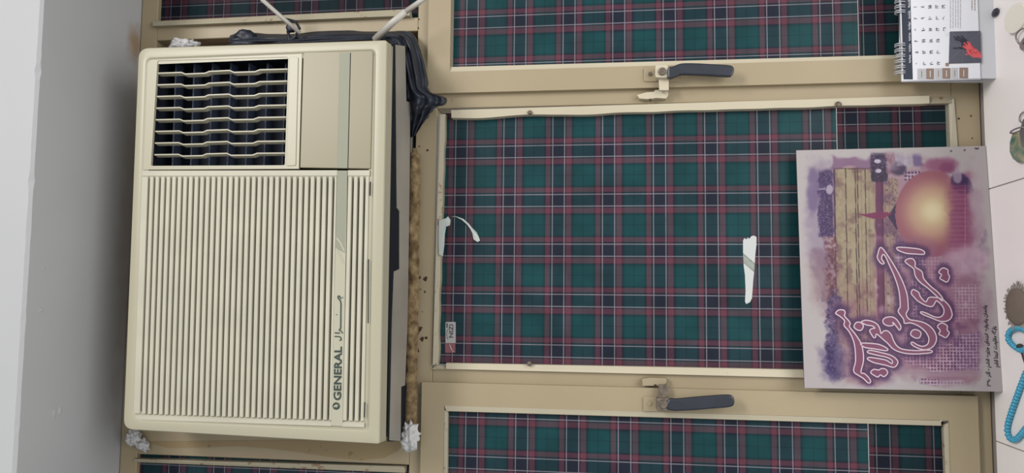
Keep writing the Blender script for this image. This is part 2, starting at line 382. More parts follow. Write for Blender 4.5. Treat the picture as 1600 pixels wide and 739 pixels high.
def film_mesh(x0, x1, z0, z1, Y, th, hole=None):
    if hole is None: return MB().box(x0, x1, Y, Y + th, z0, z1)
    bm = bmesh.new()
    def loop(pts):
        vs = [bm.verts.new(p) for p in pts]; return [bm.edges.new((vs[i], vs[(i + 1) % len(vs)])) for i in range(len(vs))]
    es = loop([(x0, Y, z0), (x1, Y, z0), (x1, Y, z1), (x0, Y, z1)]) + loop(hole)
    bmesh.ops.triangle_fill(bm, use_beauty=True, edges=es)
    bm.verts.ensure_lookup_table(); bm.verts.index_update()
    mb = MB().add([v.co.copy() for v in bm.verts], [[v.index for v in f.verts] for f in bm.faces]); bm.free(); return mb
def phase(xl, zl, P=.0862): return lambda co: ((zl - co.z) / P + 40, (xl - co.x) / P + 40)
G = .0204
def pane(parent, x0, x1, z0, z1, seam, ph1, ph2, Y=.022, hole=None, dark=False):
    t = M[dark] if dark else M['tartan']
    build('plaid_film', film_mesh(x0, x1, seam if seam else z0, z1, Y, .0006, hole), t, parent, uv=phase(*ph1), normals=False)
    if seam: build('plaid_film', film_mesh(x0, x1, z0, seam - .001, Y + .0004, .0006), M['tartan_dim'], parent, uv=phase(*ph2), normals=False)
    build('glass_pane', MB().box(x0, x1, Y + .002, Y + .005, z0, z1), M['glass'], parent)
# middle pane: film with a torn slit through which daylight shows
Yf = .022
tear = [(1161, 376), (1163, 372), (1167, 374), (1168, 371), (1171, 373), (1174, 369), (1178, 368), (1182, 370), (1182, 382), (1180, 400), (1179, 420), (1177, 438), (1176, 452), (1175, 466), (1172, 472), (1166, 475), (1164, 471), (1165, 455), (1164, 430), (1162, 415), (1161, 395)]
zl = at(711, 290, Yf).z; xl = at(686, 230, Yf).x
xl2 = at(1320, 175.5, Yf).x; zl2 = at(1320, 190, Yf).z
pane(w1, -.111, .331, 1.000, 1.842, at(1307, 200, Yf).z, (xl, zl), (xl2, zl2), Yf, hole=[at(x, y, Yf) for x, y in tear])
# upper lights beside the air conditioner
pane(w1, .500, X1 - .05, 1.886, 2.390, None, (at(340, 7, Yf).x, at(334, 7, Yf).z), None, Yf, dark='tartan_darker')  # film in a darker version of the tartan colours
pane(w1, X0 + .05, -.278, 1.886, 2.390, None, (at(300, 728, Yf).x, at(334, 728, Yf).z), None, Yf)

def bead_strip(p0, p1, p2, p3, y0, y1, parent, m='bead', name='glazing_bead', lip=.3):
    """a strip between the picture points p0-p1 (outer edge) and p2-p3 (inner edge), its face sloping back to the pane"""
    a, b_ = at(*p0, y0), at(*p1, y0); c, d = at(*p3, y0 + (y1 - y0) * lip), at(*p2, y0 + (y1 - y0) * lip)
    f = [a, b_, c, d]; k = [Vector((v.x, y1, v.z)) for v in f]
    return build(name, MB().hexa(f, k), M[m], parent, bevel=.0007)
def wavy_bead(p0, p1, w, amp, n, y0, y1, parent, m, seed=0, side=1):
    """hand-cut strip of film: straight outer edge, wavering inner edge"""
    a, b_ = Vector(p0), Vector(p1); d = (b_ - a).normalized(); q = Vector((-d.y, d.x)) * side
    T, Bq = [], []
    for i in range(n + 1):
        p = a.lerp(b_, i / n); ww = w + amp * mn.noise(Vector((i * 9.0 / n, seed, 0)))
        T.append(at(p.x, p.y, y0)); Bq.append(at(p.x + q.x * ww, p.y + q.y * ww, y0 + .0025))
    mb = MB().grid([T, Bq]); mb.grid([[Vector((v.x, y1, v.z)) for v in T], [Vector((v.x, y1, v.z)) for v in Bq]])
    mb.grid([Bq, [Vector((v.x, y1, v.z)) for v in Bq]]); mb.grid([T, [Vector((v.x, y1, v.z)) for v in T]])
    return build('glazing_bead', mb, M[m], parent)
wavy_bead((705, 172), (1452, 149.5), 12, 3.5, 60, .004, Yf, w1, 'bead', 1)
bead_strip((1446, 162), (1491, 161), (1448, 152), (1494, 150), .009, Yf, w1, 'bead_old')
bead_strip((1491, 152), (1497, 232), (1482, 160), (1485, 232), .008, Yf, w1, 'bead_old')
bead_strip((1497, 232), (1512, 590), (1485, 232), (1500, 590), .008, Yf, w1, 'bead_old')
wavy_bead((676, 570), (688, 178), 8, 3, 50, .006, Yf, w1, 'bead_old', 5, 1)
bead_strip((696, 576.5), (1490, 596), (697, 567), (1490, 582), .004, Yf, w1, 'bead')
bead_strip((674, 577), (697, 577), (682, 570), (697, 572), .006, Yf, w1, 'bead_old')
bead_strip((238, 40.5), (640, 24), (238, 33), (640, 14), .000, Yf, w1, 'bead_old')
bead_strip((208, 717), (633, 729), (209, 722), (633, 739), .006, Yf, w1, 'bead_old')
# the tan board that fills the opening around the machine
build('filler_board', MB().box(-.25, .49, .045, .055, 1.886, 2.390), M['board_tan'], w1)
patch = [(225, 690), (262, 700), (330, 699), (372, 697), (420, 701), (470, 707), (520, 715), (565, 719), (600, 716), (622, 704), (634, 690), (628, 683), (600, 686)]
build('darker_patch', MB().prism([at(x, y, FY - .0006) for x, y in patch], (0, .0005, 0)), M['frame_darker'], w1)  # thin patch of a darker cream on the bar beside the machine
# screw heads
for px, py, r in ((828, 176, .0042), (1310, 163, .005), (827, 568, .0045)):
    p = at(px, py, .003); build('screw_head', MB().blob(p, r, .003, r, .08, 1, 2), M['steel'], w1, smooth=True)
# paint chips on the frame (nobody could count them)
chips = MB()
def chip(px, py, r, Y):
    p = at(px, py, Y); n = 8; o = random.random() * 9
    pts = [p + Vector((math.cos(2 * math.pi * k / n) * r * random.uniform(.5, 1.2), -.0004, math.sin(2 * math.pi * k / n) * r * random.uniform(.5, 1.2))) for k in range(n)]
    chips.prism(pts, (0, .0006, 0))
for px, py, r in ((655, 434, .004), (665, 436, .0045), (657, 452, .0015), (664, 456, .0025), (660, 487, .001), (655, 515, .006), (650, 520, .005), (658, 512, .003), (666, 528, .003), (660, 530, .004), (650, 545, .004), (653, 548, .003), (649, 566, .0025), (646, 575, .003),
                  (644, 590, .003), (653, 520, .0035), (655, 229, .0016), (668, 235, .0022), (1498, 55 + 130, .002), (1517, 181, .0016), (1519, 216, .0014), (655, 30, .0014), (654, 44, .0018)):
    chip(px, py, r, FY)
build('paint_chips', chips, M['chip'], w1, kind='stuff')

def sash(name, x0, x1, z0, z1, px0, px1, pz0, pz1, label, inner_right):
    w = thing(name, ((x0 + x1) / 2, 0, z0), label, 'window', kind='structure')
    for (a, b_, c, d) in ((x0, x1, pz1, z1), (x0, x1, z0, pz0), (x0, px0, pz0, pz1), (px1, x1, pz0, pz1)):
        build('sash_rail' if (b_ - a) > (d - c) else 'sash_stile', MB().box(a, b_, 0, .03, c, d), M['frame'], w)
    return w
w2 = sash('window_2', .3620, .805, .975, 1.864, .400, .765, 1.018, 1.8235, 'opening cream window sash at the photo top, black lever handle, plaid pane', True)
w3 = sash('window_3', -.580, -.1405, .975, 1.863, -.545, -.1795, 1.018, 1.8235, 'opening cream window sash at the photo bottom, black lever handle, plaid pane', False)
Y2 = .016
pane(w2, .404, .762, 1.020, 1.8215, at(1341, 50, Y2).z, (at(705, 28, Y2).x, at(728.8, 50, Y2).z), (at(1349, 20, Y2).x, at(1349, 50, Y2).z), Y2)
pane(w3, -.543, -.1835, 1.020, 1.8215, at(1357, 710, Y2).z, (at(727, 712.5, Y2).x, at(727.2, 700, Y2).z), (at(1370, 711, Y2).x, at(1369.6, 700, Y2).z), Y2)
bead_strip((699, 113.6), (1500, 92), (702, 104.5), (1500, 83), .000, Y2, w2, 'bead')
bead_strip((702, -20), (702, 106), (704, -20), (704, 106), .004, Y2, w2, 'bead_old')
bead_strip((694, 633.8), (1471, 657.5), (697, 642.5), (1471, 665.5), .000, Y2, w3, 'bead')
bead_strip((693, 640), (690, 760), (700, 642), (699, 760), .004, Y2, w3, 'bead_old')
bead_strip((1484, 660), (1488, 760), (1474, 664), (1478, 760), .002, Y2, w3, 'bead_old')

# ---- lever handles, one on each sash
def px_prism(mb, pts, y0, y1): return mb.prism([at(x, y, y0) for x, y in pts], (0, y1 - y0, 0))
def rnd(x0, y0, x1, y1, r=2, n=3):
    out = []
    for cx, cy, a in ((x1 - r, y0 + r, -90), (x1 - r, y1 - r, 0), (x0 + r, y1 - r, 90), (x0 + r, y0 + r, 180)):
        for k in range(n + 1): t = math.radians(a + 90 * k / n); out.append((cx + r * math.cos(t), cy + r * math.sin(t)))
    return out
def handle(w, plate, pivot, pr, arm, hook, lever, armmat, hookmat):
    pl = build('handle_plate', px_prism(MB(), rnd(*plate, 2), -.003, .0), M['frame'], w, bevel=.0006)
    build('plate_screw', MB().disc(at(plate[0] + 10, (plate[1] + plate[3]) / 2 - 1, -.0045), (.0035, 0, 0), (0, 0, .0035), 12, (0, .002, 0)), M['steel'] if armmat == 'bead' else M['frame'], pl)
    h = build('lever', px_prism(MB(), smoothpts(lever, 3), -.030, -.019), M['lever'], w, smooth=False, bevel=.003, label='worn black lever')
    build('handle_neck', px_prism(MB(), rnd(pivot[0] - 11, pivot[1] - 10, pivot[0] + 9, pivot[1] + 10, 3), -.026, -.003), M[armmat], w, bevel=.0012)
    build('pivot_pin', MB().disc(at(pivot[0], pivot[1], -.031), (pr, 0, 0), (0, 0, pr), 18, (0, .008, 0)), M['steel'], w, bevel=.0008)
    build('handle_arm', px_prism(MB(), arm, -.016, -.008), M[armmat], w, bevel=.0008)
    k = build('catch_plate', px_prism(MB(), hook, -.002, FY), M[hookmat], w, bevel=.0008)
    c = at(hook[0][0] + 21, (hook[0][1] + hook[-1][1]) / 2 + 5, -.0032); build('catch_screw', MB().disc(c, (.0022, 0, 0), (0, 0, .0022), 10, (0, .003, 0)), M['chip'], k)
handle(w2, (1006, 106, 1062, 127), (1035, 111), .0065, [(1029, 118), (1045, 118), (1045, 141), (1030, 141)],
       [(995, 148), (1010, 144), (1022, 143), (1024, 140), (1042, 141), (1045, 147), (1041, 154), (1025, 153), (1015, 155), (999, 154)],
       [(1044, 105), (1052, 103), (1064, 98.5), (1085, 98), (1115, 99.5), (1139, 101), (1146, 104), (1147.5, 110), (1144, 117), (1136, 119), (1100, 117), (1066, 116), (1056, 119), (1044, 122)], 'bead', 'bead')
handle(w3, (1005, 620, 1060, 643), (1037, 632), .0065, [(1029, 601), (1042, 601), (1044, 626), (1029, 626)],
       [(1003, 592), (1015, 590), (1030, 590.5), (1041, 591), (1042, 597), (1038, 601), (1027, 603), (1004, 603)],
       [(1044, 624), (1060, 623), (1080, 621), (1110, 618.5), (1138, 617), (1146, 620), (1148, 627), (1146, 634), (1136, 637), (1110, 639), (1080, 641.5), (1044, 641)], 'steel', 'frame')

# ------------------------------------------------------------------ air conditioner
AN = Vector((.02, .9993, -.031)).normalized(); AP = at(400, 378, -.140)
def A(px, py, d=0.0): return on(px, py, AP, AN) - AN * d       # d: how far it stands out of the front plane
ac = thing('air_conditioner', A(604, 378, -.05), 'ivory window air conditioner with slatted grille and louvred outlet, fitted in the upper window', 'air conditioner')
def rect_loop(c, r, n=6):
    """rounded quadrilateral in picture points; c: corners, r: radii"""
    out = []; m = len(c)
    for i in range(m):
        p = Vector(c[i]); a = (Vector(c[i - 1]) - p).normalized(); b_ = (Vector(c[(i + 1) % m]) - p).normalized()
        for k in range(n + 1):
            t = k / n; s0 = p + a * r[i]; s1 = p + b_ * r[i]
            out.append(tuple((1 - t) ** 2 * s0 + 2 * t * (1 - t) * p + t * t * s1))
    return out
def grow(c, g):
    cx = sum(p[0] for p in c) / 4; cy = sum(p[1] for p in c) / 4
    return [(x + g * (1 if x > cx else -1), y + g * (1 if y > cy else -1)) for x, y in c]
OC = [(216, 75), (604.5, 62.3), (593, 694), (192, 671)]
IC = [(228, 91), (588, 77), (577, 673), (207, 656.5)]
lo = lambda c, r, d: [A(x, y, d) for x, y in rect_loop(c, r)]
RO = (16, 5, 4, 16); RI = (9, 9, 9, 16)
mb = MB().loops([lo(grow(IC, -9), RI, -.0022), lo(grow(IC, -3.5), RI, -.0022), lo(grow(IC, -.6), RI, .0004), lo(IC, RI, .0012), lo(grow(IC, 2.5), RI, .0018), lo(grow(OC, -4), RO, .0005), lo(grow(OC, -1.2), RO, -.0002), lo(OC, RO, -.002), lo(OC, RO, -.007), lo(grow(OC, 1.0), RO, -.027), lo(grow(OC, -.5), RO, -.029), lo(grow(OC, -9), RO, -.029)])
build('front_frame', mb, M['ac'], ac, smooth=True, auto=28)
# outlet
OP = [(245.5, 94.5), (450, 88.5), (444.5, 258), (235, 259)]
LF = [(230, 92.5), (471.5, 82), (466.5, 263.5), (219.5, 265)]
mb = MB().loops([lo(LF, (6, 1, 1, 1), -.006), lo(LF, (6, 1, 1, 1), -.001), lo(OP, (3, 3, 3, 3), -.001), lo(OP, (3, 3, 3, 3), -.006)])
build('outlet_frame', mb, M['ac'], ac)
build('outlet_duct', MB().loops([lo(OP, (3,) * 4, -.006), lo(grow(OP, 2), (3,) * 4, -.02), lo(grow(OP, 2), (3,) * 4, -.075)], cap_last=True), M['void'], ac)
build('outlet_trim', MB().loops([lo([(452.5, 90), (466, 89.5), (462, 258.5), (448, 259)], (2,) * 4, -.001), lo([(452.5, 90), (466, 89.5), (462, 258.5), (448, 259)], (2,) * 4, .0005)], cap_last=True), M['ac'], ac, bevel=.0004)
lv0 = [(244.2, 113.6), (281.5, 112.3), (288, 114.9), (319, 113.6), (325, 110.8), (357, 109.2), (364, 112.2), (397, 111.2), (404.5, 108.2), (448, 107.0)]
for i in range(8):
    t = i / 7.0; pts = []
    for x, y in lv0:
        pts.append((x - (4.6 - (x - 244) / 204 * .6) * t, y + (127.6 + (x - 244) / 204 * 4.0) * t))
    mb = MB(); w_ = .9
    rows = [[A(x, y - w_, -.003) for x, y in pts], [A(x, y + w_, -.003) for x, y in pts], [A(x, y + w_ + 2.2, -.013) for x, y in pts], [A(x, y - w_ + 2.2, -.013) for x, y in pts]]
    mb.grid(rows + [rows[0]])
    build('louver', mb, M['ac'], ac)
for i in range(7):                                   # dark upright vanes behind the louvers
    x = 262 + i * 29; a, b_ = (x, 93), (x - 6, 258)
    build('duct_vane', MB().hexa([A(a[0], a[1], -.022), A(a[0] + 2.2, a[1], -.022), A(b_[0] + 2.2, b_[1], -.022), A(b_[0], b_[1], -.022)],
                                 [A(a[0], a[1], -.045), A(a[0] + 2.2, a[1], -.045), A(b_[0] + 2.2, b_[1], -.045), A(b_[0], b_[1], -.045)]), M['vane'], ac)
# control door
DC = [(474, 81.5), (583, 78.8), (578.7, 263.8), (468.7, 262)]
build('control_door', MB().loops([lo(DC, (1, 4, 1, 1), -.007), lo(DC, (1, 4, 1, 1), -.0005), lo(grow(DC, -1), (1, 4, 1, 1), .0005)], cap_last=True), M['ac_door'], ac)
def plate(name, c, d0, d1, m, parent=ac, r=(.3,) * 4, inset=.4):
    return build(name, MB().loops([lo(c, r, d0), lo(c, r, d1 - .0003), lo(grow(c, -inset), r, d1)], cap_last=True), M[m], parent)
plate('strip_groove', [(547.4, 82.5), (548.6, 82.5), (544.4, 263), (543.2, 263)], -.001, .0006, 'dark', inset=.0)
plate('grey_strip', [(531, 83), (547.2, 82.5), (543, 263), (527.3, 262.5)], -.001, .0009, 'ac_strip')
# grille
def gpt(s, t):      # s 0..1 across the grille (picture right), t 0..1 down it
    a = Vector((217.3, 266)).lerp(Vector((203.6, 655.8)), t); b_ = Vector((579.5, 265.3)).lerp(Vector((571, 668.5)), t)
    return a.lerp(b_, s)
def s_of(x, t): a, b_ = gpt(0, t), gpt(1, t); return (x - a.x) / (b_.x - a.x)
s_first, s_last = s_of(231.7, .09), s_of(520.6, .065)
nsl = 33; pitch = (s_last - s_first) / (nsl - 1)
# perspective makes the pitch grow to the right in the picture: spread on the true plane
Pa, Pb = A(*gpt(s_first, .5)), A(*gpt(s_last, .5))
def s_metric(k):
    P = Pa.lerp(Pb, k / (nsl - 1)); q = CM @ (P - CAM); return s_of(q.x / q.z * FOC + 800, .5)
slots = [s_metric(k) for k in range(nsl)]
extra = [s_of(x, .065) for x in (550.9, 559.9, 569.1)]
half = .0055
build('filter_panel', MB().loops([lo([tuple(gpt(.01, .02)), tuple(gpt(.99, .02)), tuple(gpt(.99, .98)), tuple(gpt(.01, .98))], (1,) * 4, -.0115)], cap_last=True), M['filter'], ac)
# each slat is its own piece; end caps join them
edges = []
allslots = slots + extra
def slat(s0, s1, name='grille_slat', d=.0, m='ac_slat'):
    T0, T1 = .025, .975
    a, b_, c, e = gpt(s0, T0), gpt(s1, T0), gpt(s1, T1), gpt(s0, T1); k = .0009
    f = [A(a.x, a.y, d), A(b_.x, b_.y, d), A(c.x, c.y, d), A(e.x, e.y, d)]
    bk = [A(a.x, a.y, -.010), A(b_.x, b_.y, -.010), A(c.x, c.y, -.010), A(e.x, e.y, -.010)]
    return build(name, MB().hexa(f, bk), M[m], ac, bevel=.0008)
for k in range(nsl - 1):
    p = slots[k + 1] - slots[k]; slat(slots[k] + p * .18, slots[k + 1] - p * .20)
slat(.012, slots[0] - .0045)
slat(slots[-1] + .0048, s_of(526, .065) , m='ac_slat')
slat(s_of(543.5, .065), extra[0] - .005)
for k in range(2): slat(extra[k] + .0048, extra[k + 1] - .005)
slat(extra[2] + .0048, .992)
for (t0, t1, t2) in ((.0015, .022, .045), (.998, .984, .965)):      # rounded slot ends: a rail and a ramp down into the slots
    for (sa, sb) in ((.008, s_of(526.4, .065)), (s_of(543, .065), .995)):
        q = [gpt(sa, t0), gpt(sb, t0), gpt(sb, t1), gpt(sa, t1)]; r_ = [gpt(sa, t2), gpt(sb, t2)]
        rows = [[A(q[0].x, q[0].y, -.0095), A(q[1].x, q[1].y, -.0095)], [A(q[0].x, q[0].y, .0002), A(q[1].x, q[1].y, .0002)], [A(q[3].x, q[3].y, .0002), A(q[2].x, q[2].y, .0002)], [A(r_[0].x, r_[0].y, -.0098), A(r_[1].x, r_[1].y, -.0098)]]
        build('grille_border', MB().grid(rows), M['ac_slat'], ac)
for k, s in enumerate(allslots): # fine seams between slats on the end rails
    pass
def gx(x_, y_): return (x_, y_)
bs = plate('badge_strip', [(527.2, 266.5), (542.7, 266.5), (535.2, 666), (517.2, 665)], -.009, .0006, 'ac_badge')
build('strip_shade', MB().loops([lo([(527.2, 266.5), (542.7, 266.5), (538.9, 395), (524.6, 388)], (.3,) * 4, .0006), lo([(527.2, 266.5), (542.7, 266.5), (538.9, 395), (524.6, 388)], (.3,) * 4, .0009)], cap_last=True), M['ac_strip'], bs)
# lettering on the strip
def AU(p, q, d): a, b_ = A(*p, d), A(*q, d); return a, b_ - a
d_ = .0013
mb = MB()
O, U = AU((533.6, 625.5), (535.0, 541.5), d_); _, V_ = AU((533.6, 625.5), (521.4, 625.2), d_)
text_in(mb, 'GENERAL', O, U, V_, bold=.028)
build('brand_lettering', mb, M['print'], bs, normals=False)
lc = A(525.8, 634.2, d_); ru = (A(525.8, 628.4, d_) - lc); rv = (A(520.2, 634.2, d_) - lc)
lg = build('brand_emblem', MB().disc(lc, ru, rv, 28), M['print'], bs, normals=False)
bolt = [(521.8, 636.5), (526.0, 634.8), (525.2, 637.8), (530.2, 632.2), (526.2, 633.4), (527.4, 630.6), (522.6, 633.6)]
build('emblem_bolt', MB().add([A(x, y, d_ + .0003) for x, y in bolt], [list(range(len(bolt)))]), M['ac_badge'], lg, normals=False)
mb = MB()
def stroke(pts, w, d=d_, smooth=True):
    P = smoothpts(pts, 4, False) if smooth else pts; L_ = []; R_ = []
    for i, p in enumerate(P):
        a = Vector(P[max(i - 1, 0)]); b_ = Vector(P[min(i + 1, len(P) - 1)]); t = (b_ - a).normalized(); q = Vector((-t.y, t.x)) * w / 2
        L_.append(A(p[0] + q.x, p[1] + q.y, d)); R_.append(A(p[0] - q.x, p[1] - q.y, d))
    mb.grid([L_, R_])
stroke([(533.4, 467), (530.2, 462.2), (528.4, 464.5), (530.2, 467.5), (532.4, 470.5), (533.2, 476), (533.0, 490), (532.8, 511)], 1.9)
stroke([(532.8, 511), (532.4, 513.5), (530.4, 515)], 1.9)
stroke([(529.6, 516), (533.2, 517), (536.0, 521)], 1.6)
stroke([(523.4, 520), (531.6, 520.4)], 1.9, smooth=False)
stroke([(523.2, 525.6), (530.6, 526), (533.2, 528), (533.4, 531), (530.8, 531.6)], 1.7)
for q in ((535.8, 464.8), (526.4, 491.5)):
    c = A(*q, d_); mb.disc(c, (A(q[0] + .9, q[1], d_) - c), (A(q[0], q[1] + .9, d_) - c), 8)
build('script_lettering', mb, M['print'], bs, normals=False)
# two pale swooshes on the grey strip
mb = MB()
stroke([(526, 372), (532, 379), (538, 392)], 2.4, .0011); stroke([(525, 388), (531, 397), (537, 412)], 2.4, .0011)
build('swoosh_print', mb, M['ac_badge'], bs, normals=False)
# latch slots in the lower rim
for p in ([(578.6, 284), (580.6, 284), (580, 306), (578, 306)], [(576, 405), (577.6, 405), (576.8, 505), (575.2, 505)], [(570, 628), (571.8, 628), (571, 652), (569.2, 652)]):
    build('latch_slot', MB().add([A(x, y, .0022) for x, y in p], [(0, 1, 2, 3)]), M['dark'], ac, normals=False)
# cabinet behind the front and the galvanised sleeve seen from below
SC = grow(OC, -4); SC = [(SC[0][0], SC[0][1]), (SC[1][0] - 3, SC[1][1]), (SC[2][0] - 3, SC[2][1]), (SC[3][0], SC[3][1])]
build('cabinet', MB().loops([lo(SC, (3,) * 4, -.022), lo(SC, (3,) * 4, -.50)], cap_last=True), M['metal'], ac)
Pb0 = A(600.5, 378, -.05) + Vector((0, 0, -.001)); U_ = (A(604.5, 62.3) - A(593, 694)).normalized(); NB = U_.cross(AN).normalized()
plate_px = [(619, 70), (620, 200), (621, 325), (625, 331), (625, 420), (616.5, 424), (613.5, 500), (611.5, 600), (609.5, 688), (626, 689), (627, 604), (633, 602), (637, 500), (640, 300), (641, 160), (635, 158), (633, 72)]
Pc0 = Pb0 + Vector((0, 0, .002)); build('gap_shade', MB().prism([on(x, y, Pc0, NB) for x, y in ((612, 68), (642, 72), (640, 688), (606, 690))], NB * (-.0012 if NB.z < 0 else .0012)), M['dark'], ac)  # dark sheet standing in for the shade in the gap behind the front
build('sleeve_plate', MB().prism([on(x, y, Pb0, NB) for x, y in plate_px], NB * (-.0015 if NB.z < 0 else .0015)), M['metal'], ac)

# ------------------------------------------------------------------ things around the machine
# foam filler on the transom
P = []
for i in range(81):
    t = i / 80; py = 232 + (688 - 232) * t; px = 648 - 7 * t; R = []
    for j in range(9):
        a = math.pi * j / 8; rr = .0135 * (1 + .35 * mn.noise(Vector((t * 30, j * .5, 0)))) * (1 if .02 < t else .4)
        c = at(px, py, -.004); R.append(c + Vector((0, -math.sin(a) * rr * .9, math.cos(a) * rr * .8)))
    P.append(R)
build('foam_filler', MB().grid(P), M['foam'], origin=at(645, 450, FY), smooth=True, label='lumpy brown foam filler squeezed along the ledge under the air conditioner', cat='foam')

# black plastic sheet tucked beside the machine and hanging over its lower corner
inner = [(357, 69, -.05), (400, 67.5, -.05), (450, 66, -.05), (520, 63.5, -.05), (590, 61, -.05), (612, 66, -.055), (624, 85, -.055), (629, 108, -.05), (633, 135, -.05), (635, 150, -.045), (637, 160, -.04), (638, 172, -.035), (640, 185, -.025), (641, 198, -.02), (642, 215, -.01)]
outer = [(359, 55, .02), (378, 49, .02), (440, 53, .02), (520, 47, .02), (590, 49, .015), (640, 50, .0), (656, 75, -.01), (668, 122, -.012), (672, 143, -.018), (697, 153, -.022), (695, 164, -.02), (683, 167, -.018), (674, 176, -.014), (663, 191, -.008), (650, 210, .004)]
inn = smoothpts(inner, 9, False); out_ = smoothpts(outer, 9, False); P = []
for i, (a, b_) in enumerate(zip(inn, out_)):
    R = []
    for j in range(19):
        t = j / 18; q = [a[k] * (1 - t) + b_[k] * t for k in range(3)]
        u = i / len(inn); fold = math.sin(t * 19 + 2.2 * mn.noise(Vector((u * 5, t * 2, 0)))) * .0065 * (1 if u > .35 else .55) + .006 * mn.noise(Vector((u * 16, t * 4, 4)))
        bulge = -.016 * math.sin(math.pi * t)
        edge = 1.6 * mn.noise(Vector((u * 40, t, 1)))
        R.append(at(q[0] + edge * (t > .9), q[1] + edge * (t > .9), q[2] + fold + bulge))
    P.append(R)
build('plastic_sheet', MB().grid(P).blob(at(384, 58, -.02), .013, .016, .020, .35, 1.3, 3, seed=9), M['plastic'], origin=at(640, 150, -.02), smooth=True, solid=.0008, label='crumpled black plastic sheet tucked along the air conditioner side, frayed tail hanging', cat='plastic sheet')

build('power_cable', MB().tube([at(392, -30, -.10), at(410, 0, -.085), at(437, 24, -.065), at(469, 52, -.045)], .0038, 8), M['tube'], origin=at(430, 20, -.07), smooth=True, label='thinner white cable beside the louvres, rising to the photo top edge', cat='cable')
dt = thing('drain_tube', at(590, 58, -.06), 'thicker white plastic tube leaving the air conditioner side near its door', 'tube')
build('tube_end', MB().tube([at(634, 18, -.085), at(610, 38, -.075), at(586, 62, -.055)], [.0055, .006, .0062], 10), M['tube'], dt, smooth=True)
build('tube_run', MB().tube([at(690, -25, -.105), at(660, 0, -.095), at(634, 18, -.085)], .0044, 10), M['tube'], dt, smooth=True)
build('cable_tie', MB().tube([at(446, 30, -.03), at(462, 34, -.03), at(468, 44, -.035), at(460, 60, -.04), at(452, 62, -.04), at(450, 48, -.04)], .0028, 6).blob(at(455, 45, -.035), .008, .006, .008, .5, 2, 2), M['plastic'], origin=at(457, 46, -.03), smooth=True, label='dark twisted tie knotted at the end of the thinner white cable', cat='cable tie')

def wad(c, r, seed, label, rot=0):
    mb = MB().blob(c, r[0], r[1], r[2], .55, 1.6, 4, rot=Matrix.Rotation(rot, 3, 'Y'), seed=seed)
    build('tissue_wad', mb, M['wad'], origin=c, smooth=True, label=label, cat='tissue', group='tissue wads stuffed around the machine')
wad(at(640, 682, -.022), (.0215, .014, .0145), 3, 'bright white tissue wad under the lower left corner of the air conditioner')
wad(at(208, 684, -.005), (.013, .010, .012), 5, 'small translucent tissue wad at the rounded corner of the air conditioner')
wad(at(222, 694, .004), (.009, .008, .014), 8, 'smaller tissue scrap hanging below the rounded corner of the air conditioner', .6)
wad(at(288, 72, -.01), (.012, .02, .024), 11, 'greyish tissue wad pushed between louvres side and window frame')

# torn film scraps and sticker on the middle pane
tf = thing('torn_film', at(690, 370, .02), 'torn scrap of white backing hanging from the middle pane edge', 'torn film')
def flat(mb, pts, Y, dy=.0006, wob=.0):
    return mb.prism([at(x, y, Y - wob * math.sin(i * 1.7)) for i, (x, y) in enumerate(pts)], (0, dy, 0))
build('scrap', flat(MB(), [(686, 344), (697, 341), (700, 338), (704, 344), (703, 352), (697, 354), (695, 366), (694, 384), (692, 400), (686, 398), (685, 370)], .0035, wob=.001), M['tape'], tf)
build('strand', flat(MB(), [(704, 338), (712, 337.6), (724, 342), (732, 349), (739, 357), (745, 363), (748, 370), (750, 376), (746, 378), (740, 374), (738, 365), (735, 358), (730, 351), (722, 344), (712, 339.2)], .0195, wob=.001), M['tape'], tf)
st = thing('sticker', at(703, 527, .021), 'small white and red label sticker in the corner of the middle pane', 'sticker')
build('sticker_paper', MB().prism([at(x, y, .0212) for x, y in rnd(696, 503, 712, 536, 1.5)], (0, .0004, 0)), M['sticker'], st)
sr = build('sticker_band', MB().prism([at(x, y, .0212) for x, y in rnd(695.5, 535.8, 711.5, 551, 1)], (0, .0004, 0)), M['sticker_red'], st)
mb = MB()
O = at(708.2, 527.5, .0208); text_in(mb, 'NIZI', O, at(708.2, 507, .0208) - O, at(701.6, 527.5, .0208) - O, .01)
mb.prism([at(x, y, .0209) for x, y in ((697.6, 505), (699.4, 505), (699.4, 512), (697.6, 512))], (0, .0002, 0))
mb.tube([at(x, y, .0209) for x, y in ((699.6, 514), (698, 519), (698.4, 526), (700, 530))], .0004, 4)
build('sticker_print', mb, M['ink'], st, normals=False)
build('sticker_swirl', MB().tube([at(x, y, .0208) for x, y in ((702.5, 538), (704, 543), (706.5, 548), (710, 550))], [.0008, .0012, .0009, .0004], 5), M['sticker'], sr)

build('slanting_rod', MB().tube([at(846, 130, .0615), at(1400, 610, .0615)], .0062, 10), M['pipe'], origin=at(1170, 411, .0615), smooth=True, label='pale grey slanting rod outside the glass, glimpsed through the torn slit in the film', cat='rod')

# ------------------------------------------------------------------ poster board
BN = Vector((-.0656, .9978, -.0133)).normalized(); BP = atz(1567, 612, ZS)
def B(px, py, d=0.0): return on(px, py, BP, BN) - BN * d
BC = [(1244, 235), (1540, 228), (1567, 612), (1257, 606)]
pb = thing('poster_board', B(1553, 420), 'white poster board with purple shrine print and pink script standing on the sill', 'poster')
bc = [B(*p) for p in BC]
build('board', MB().hexa(bc, [p + BN * .004 for p in bc]), M['board_edge'], pb)

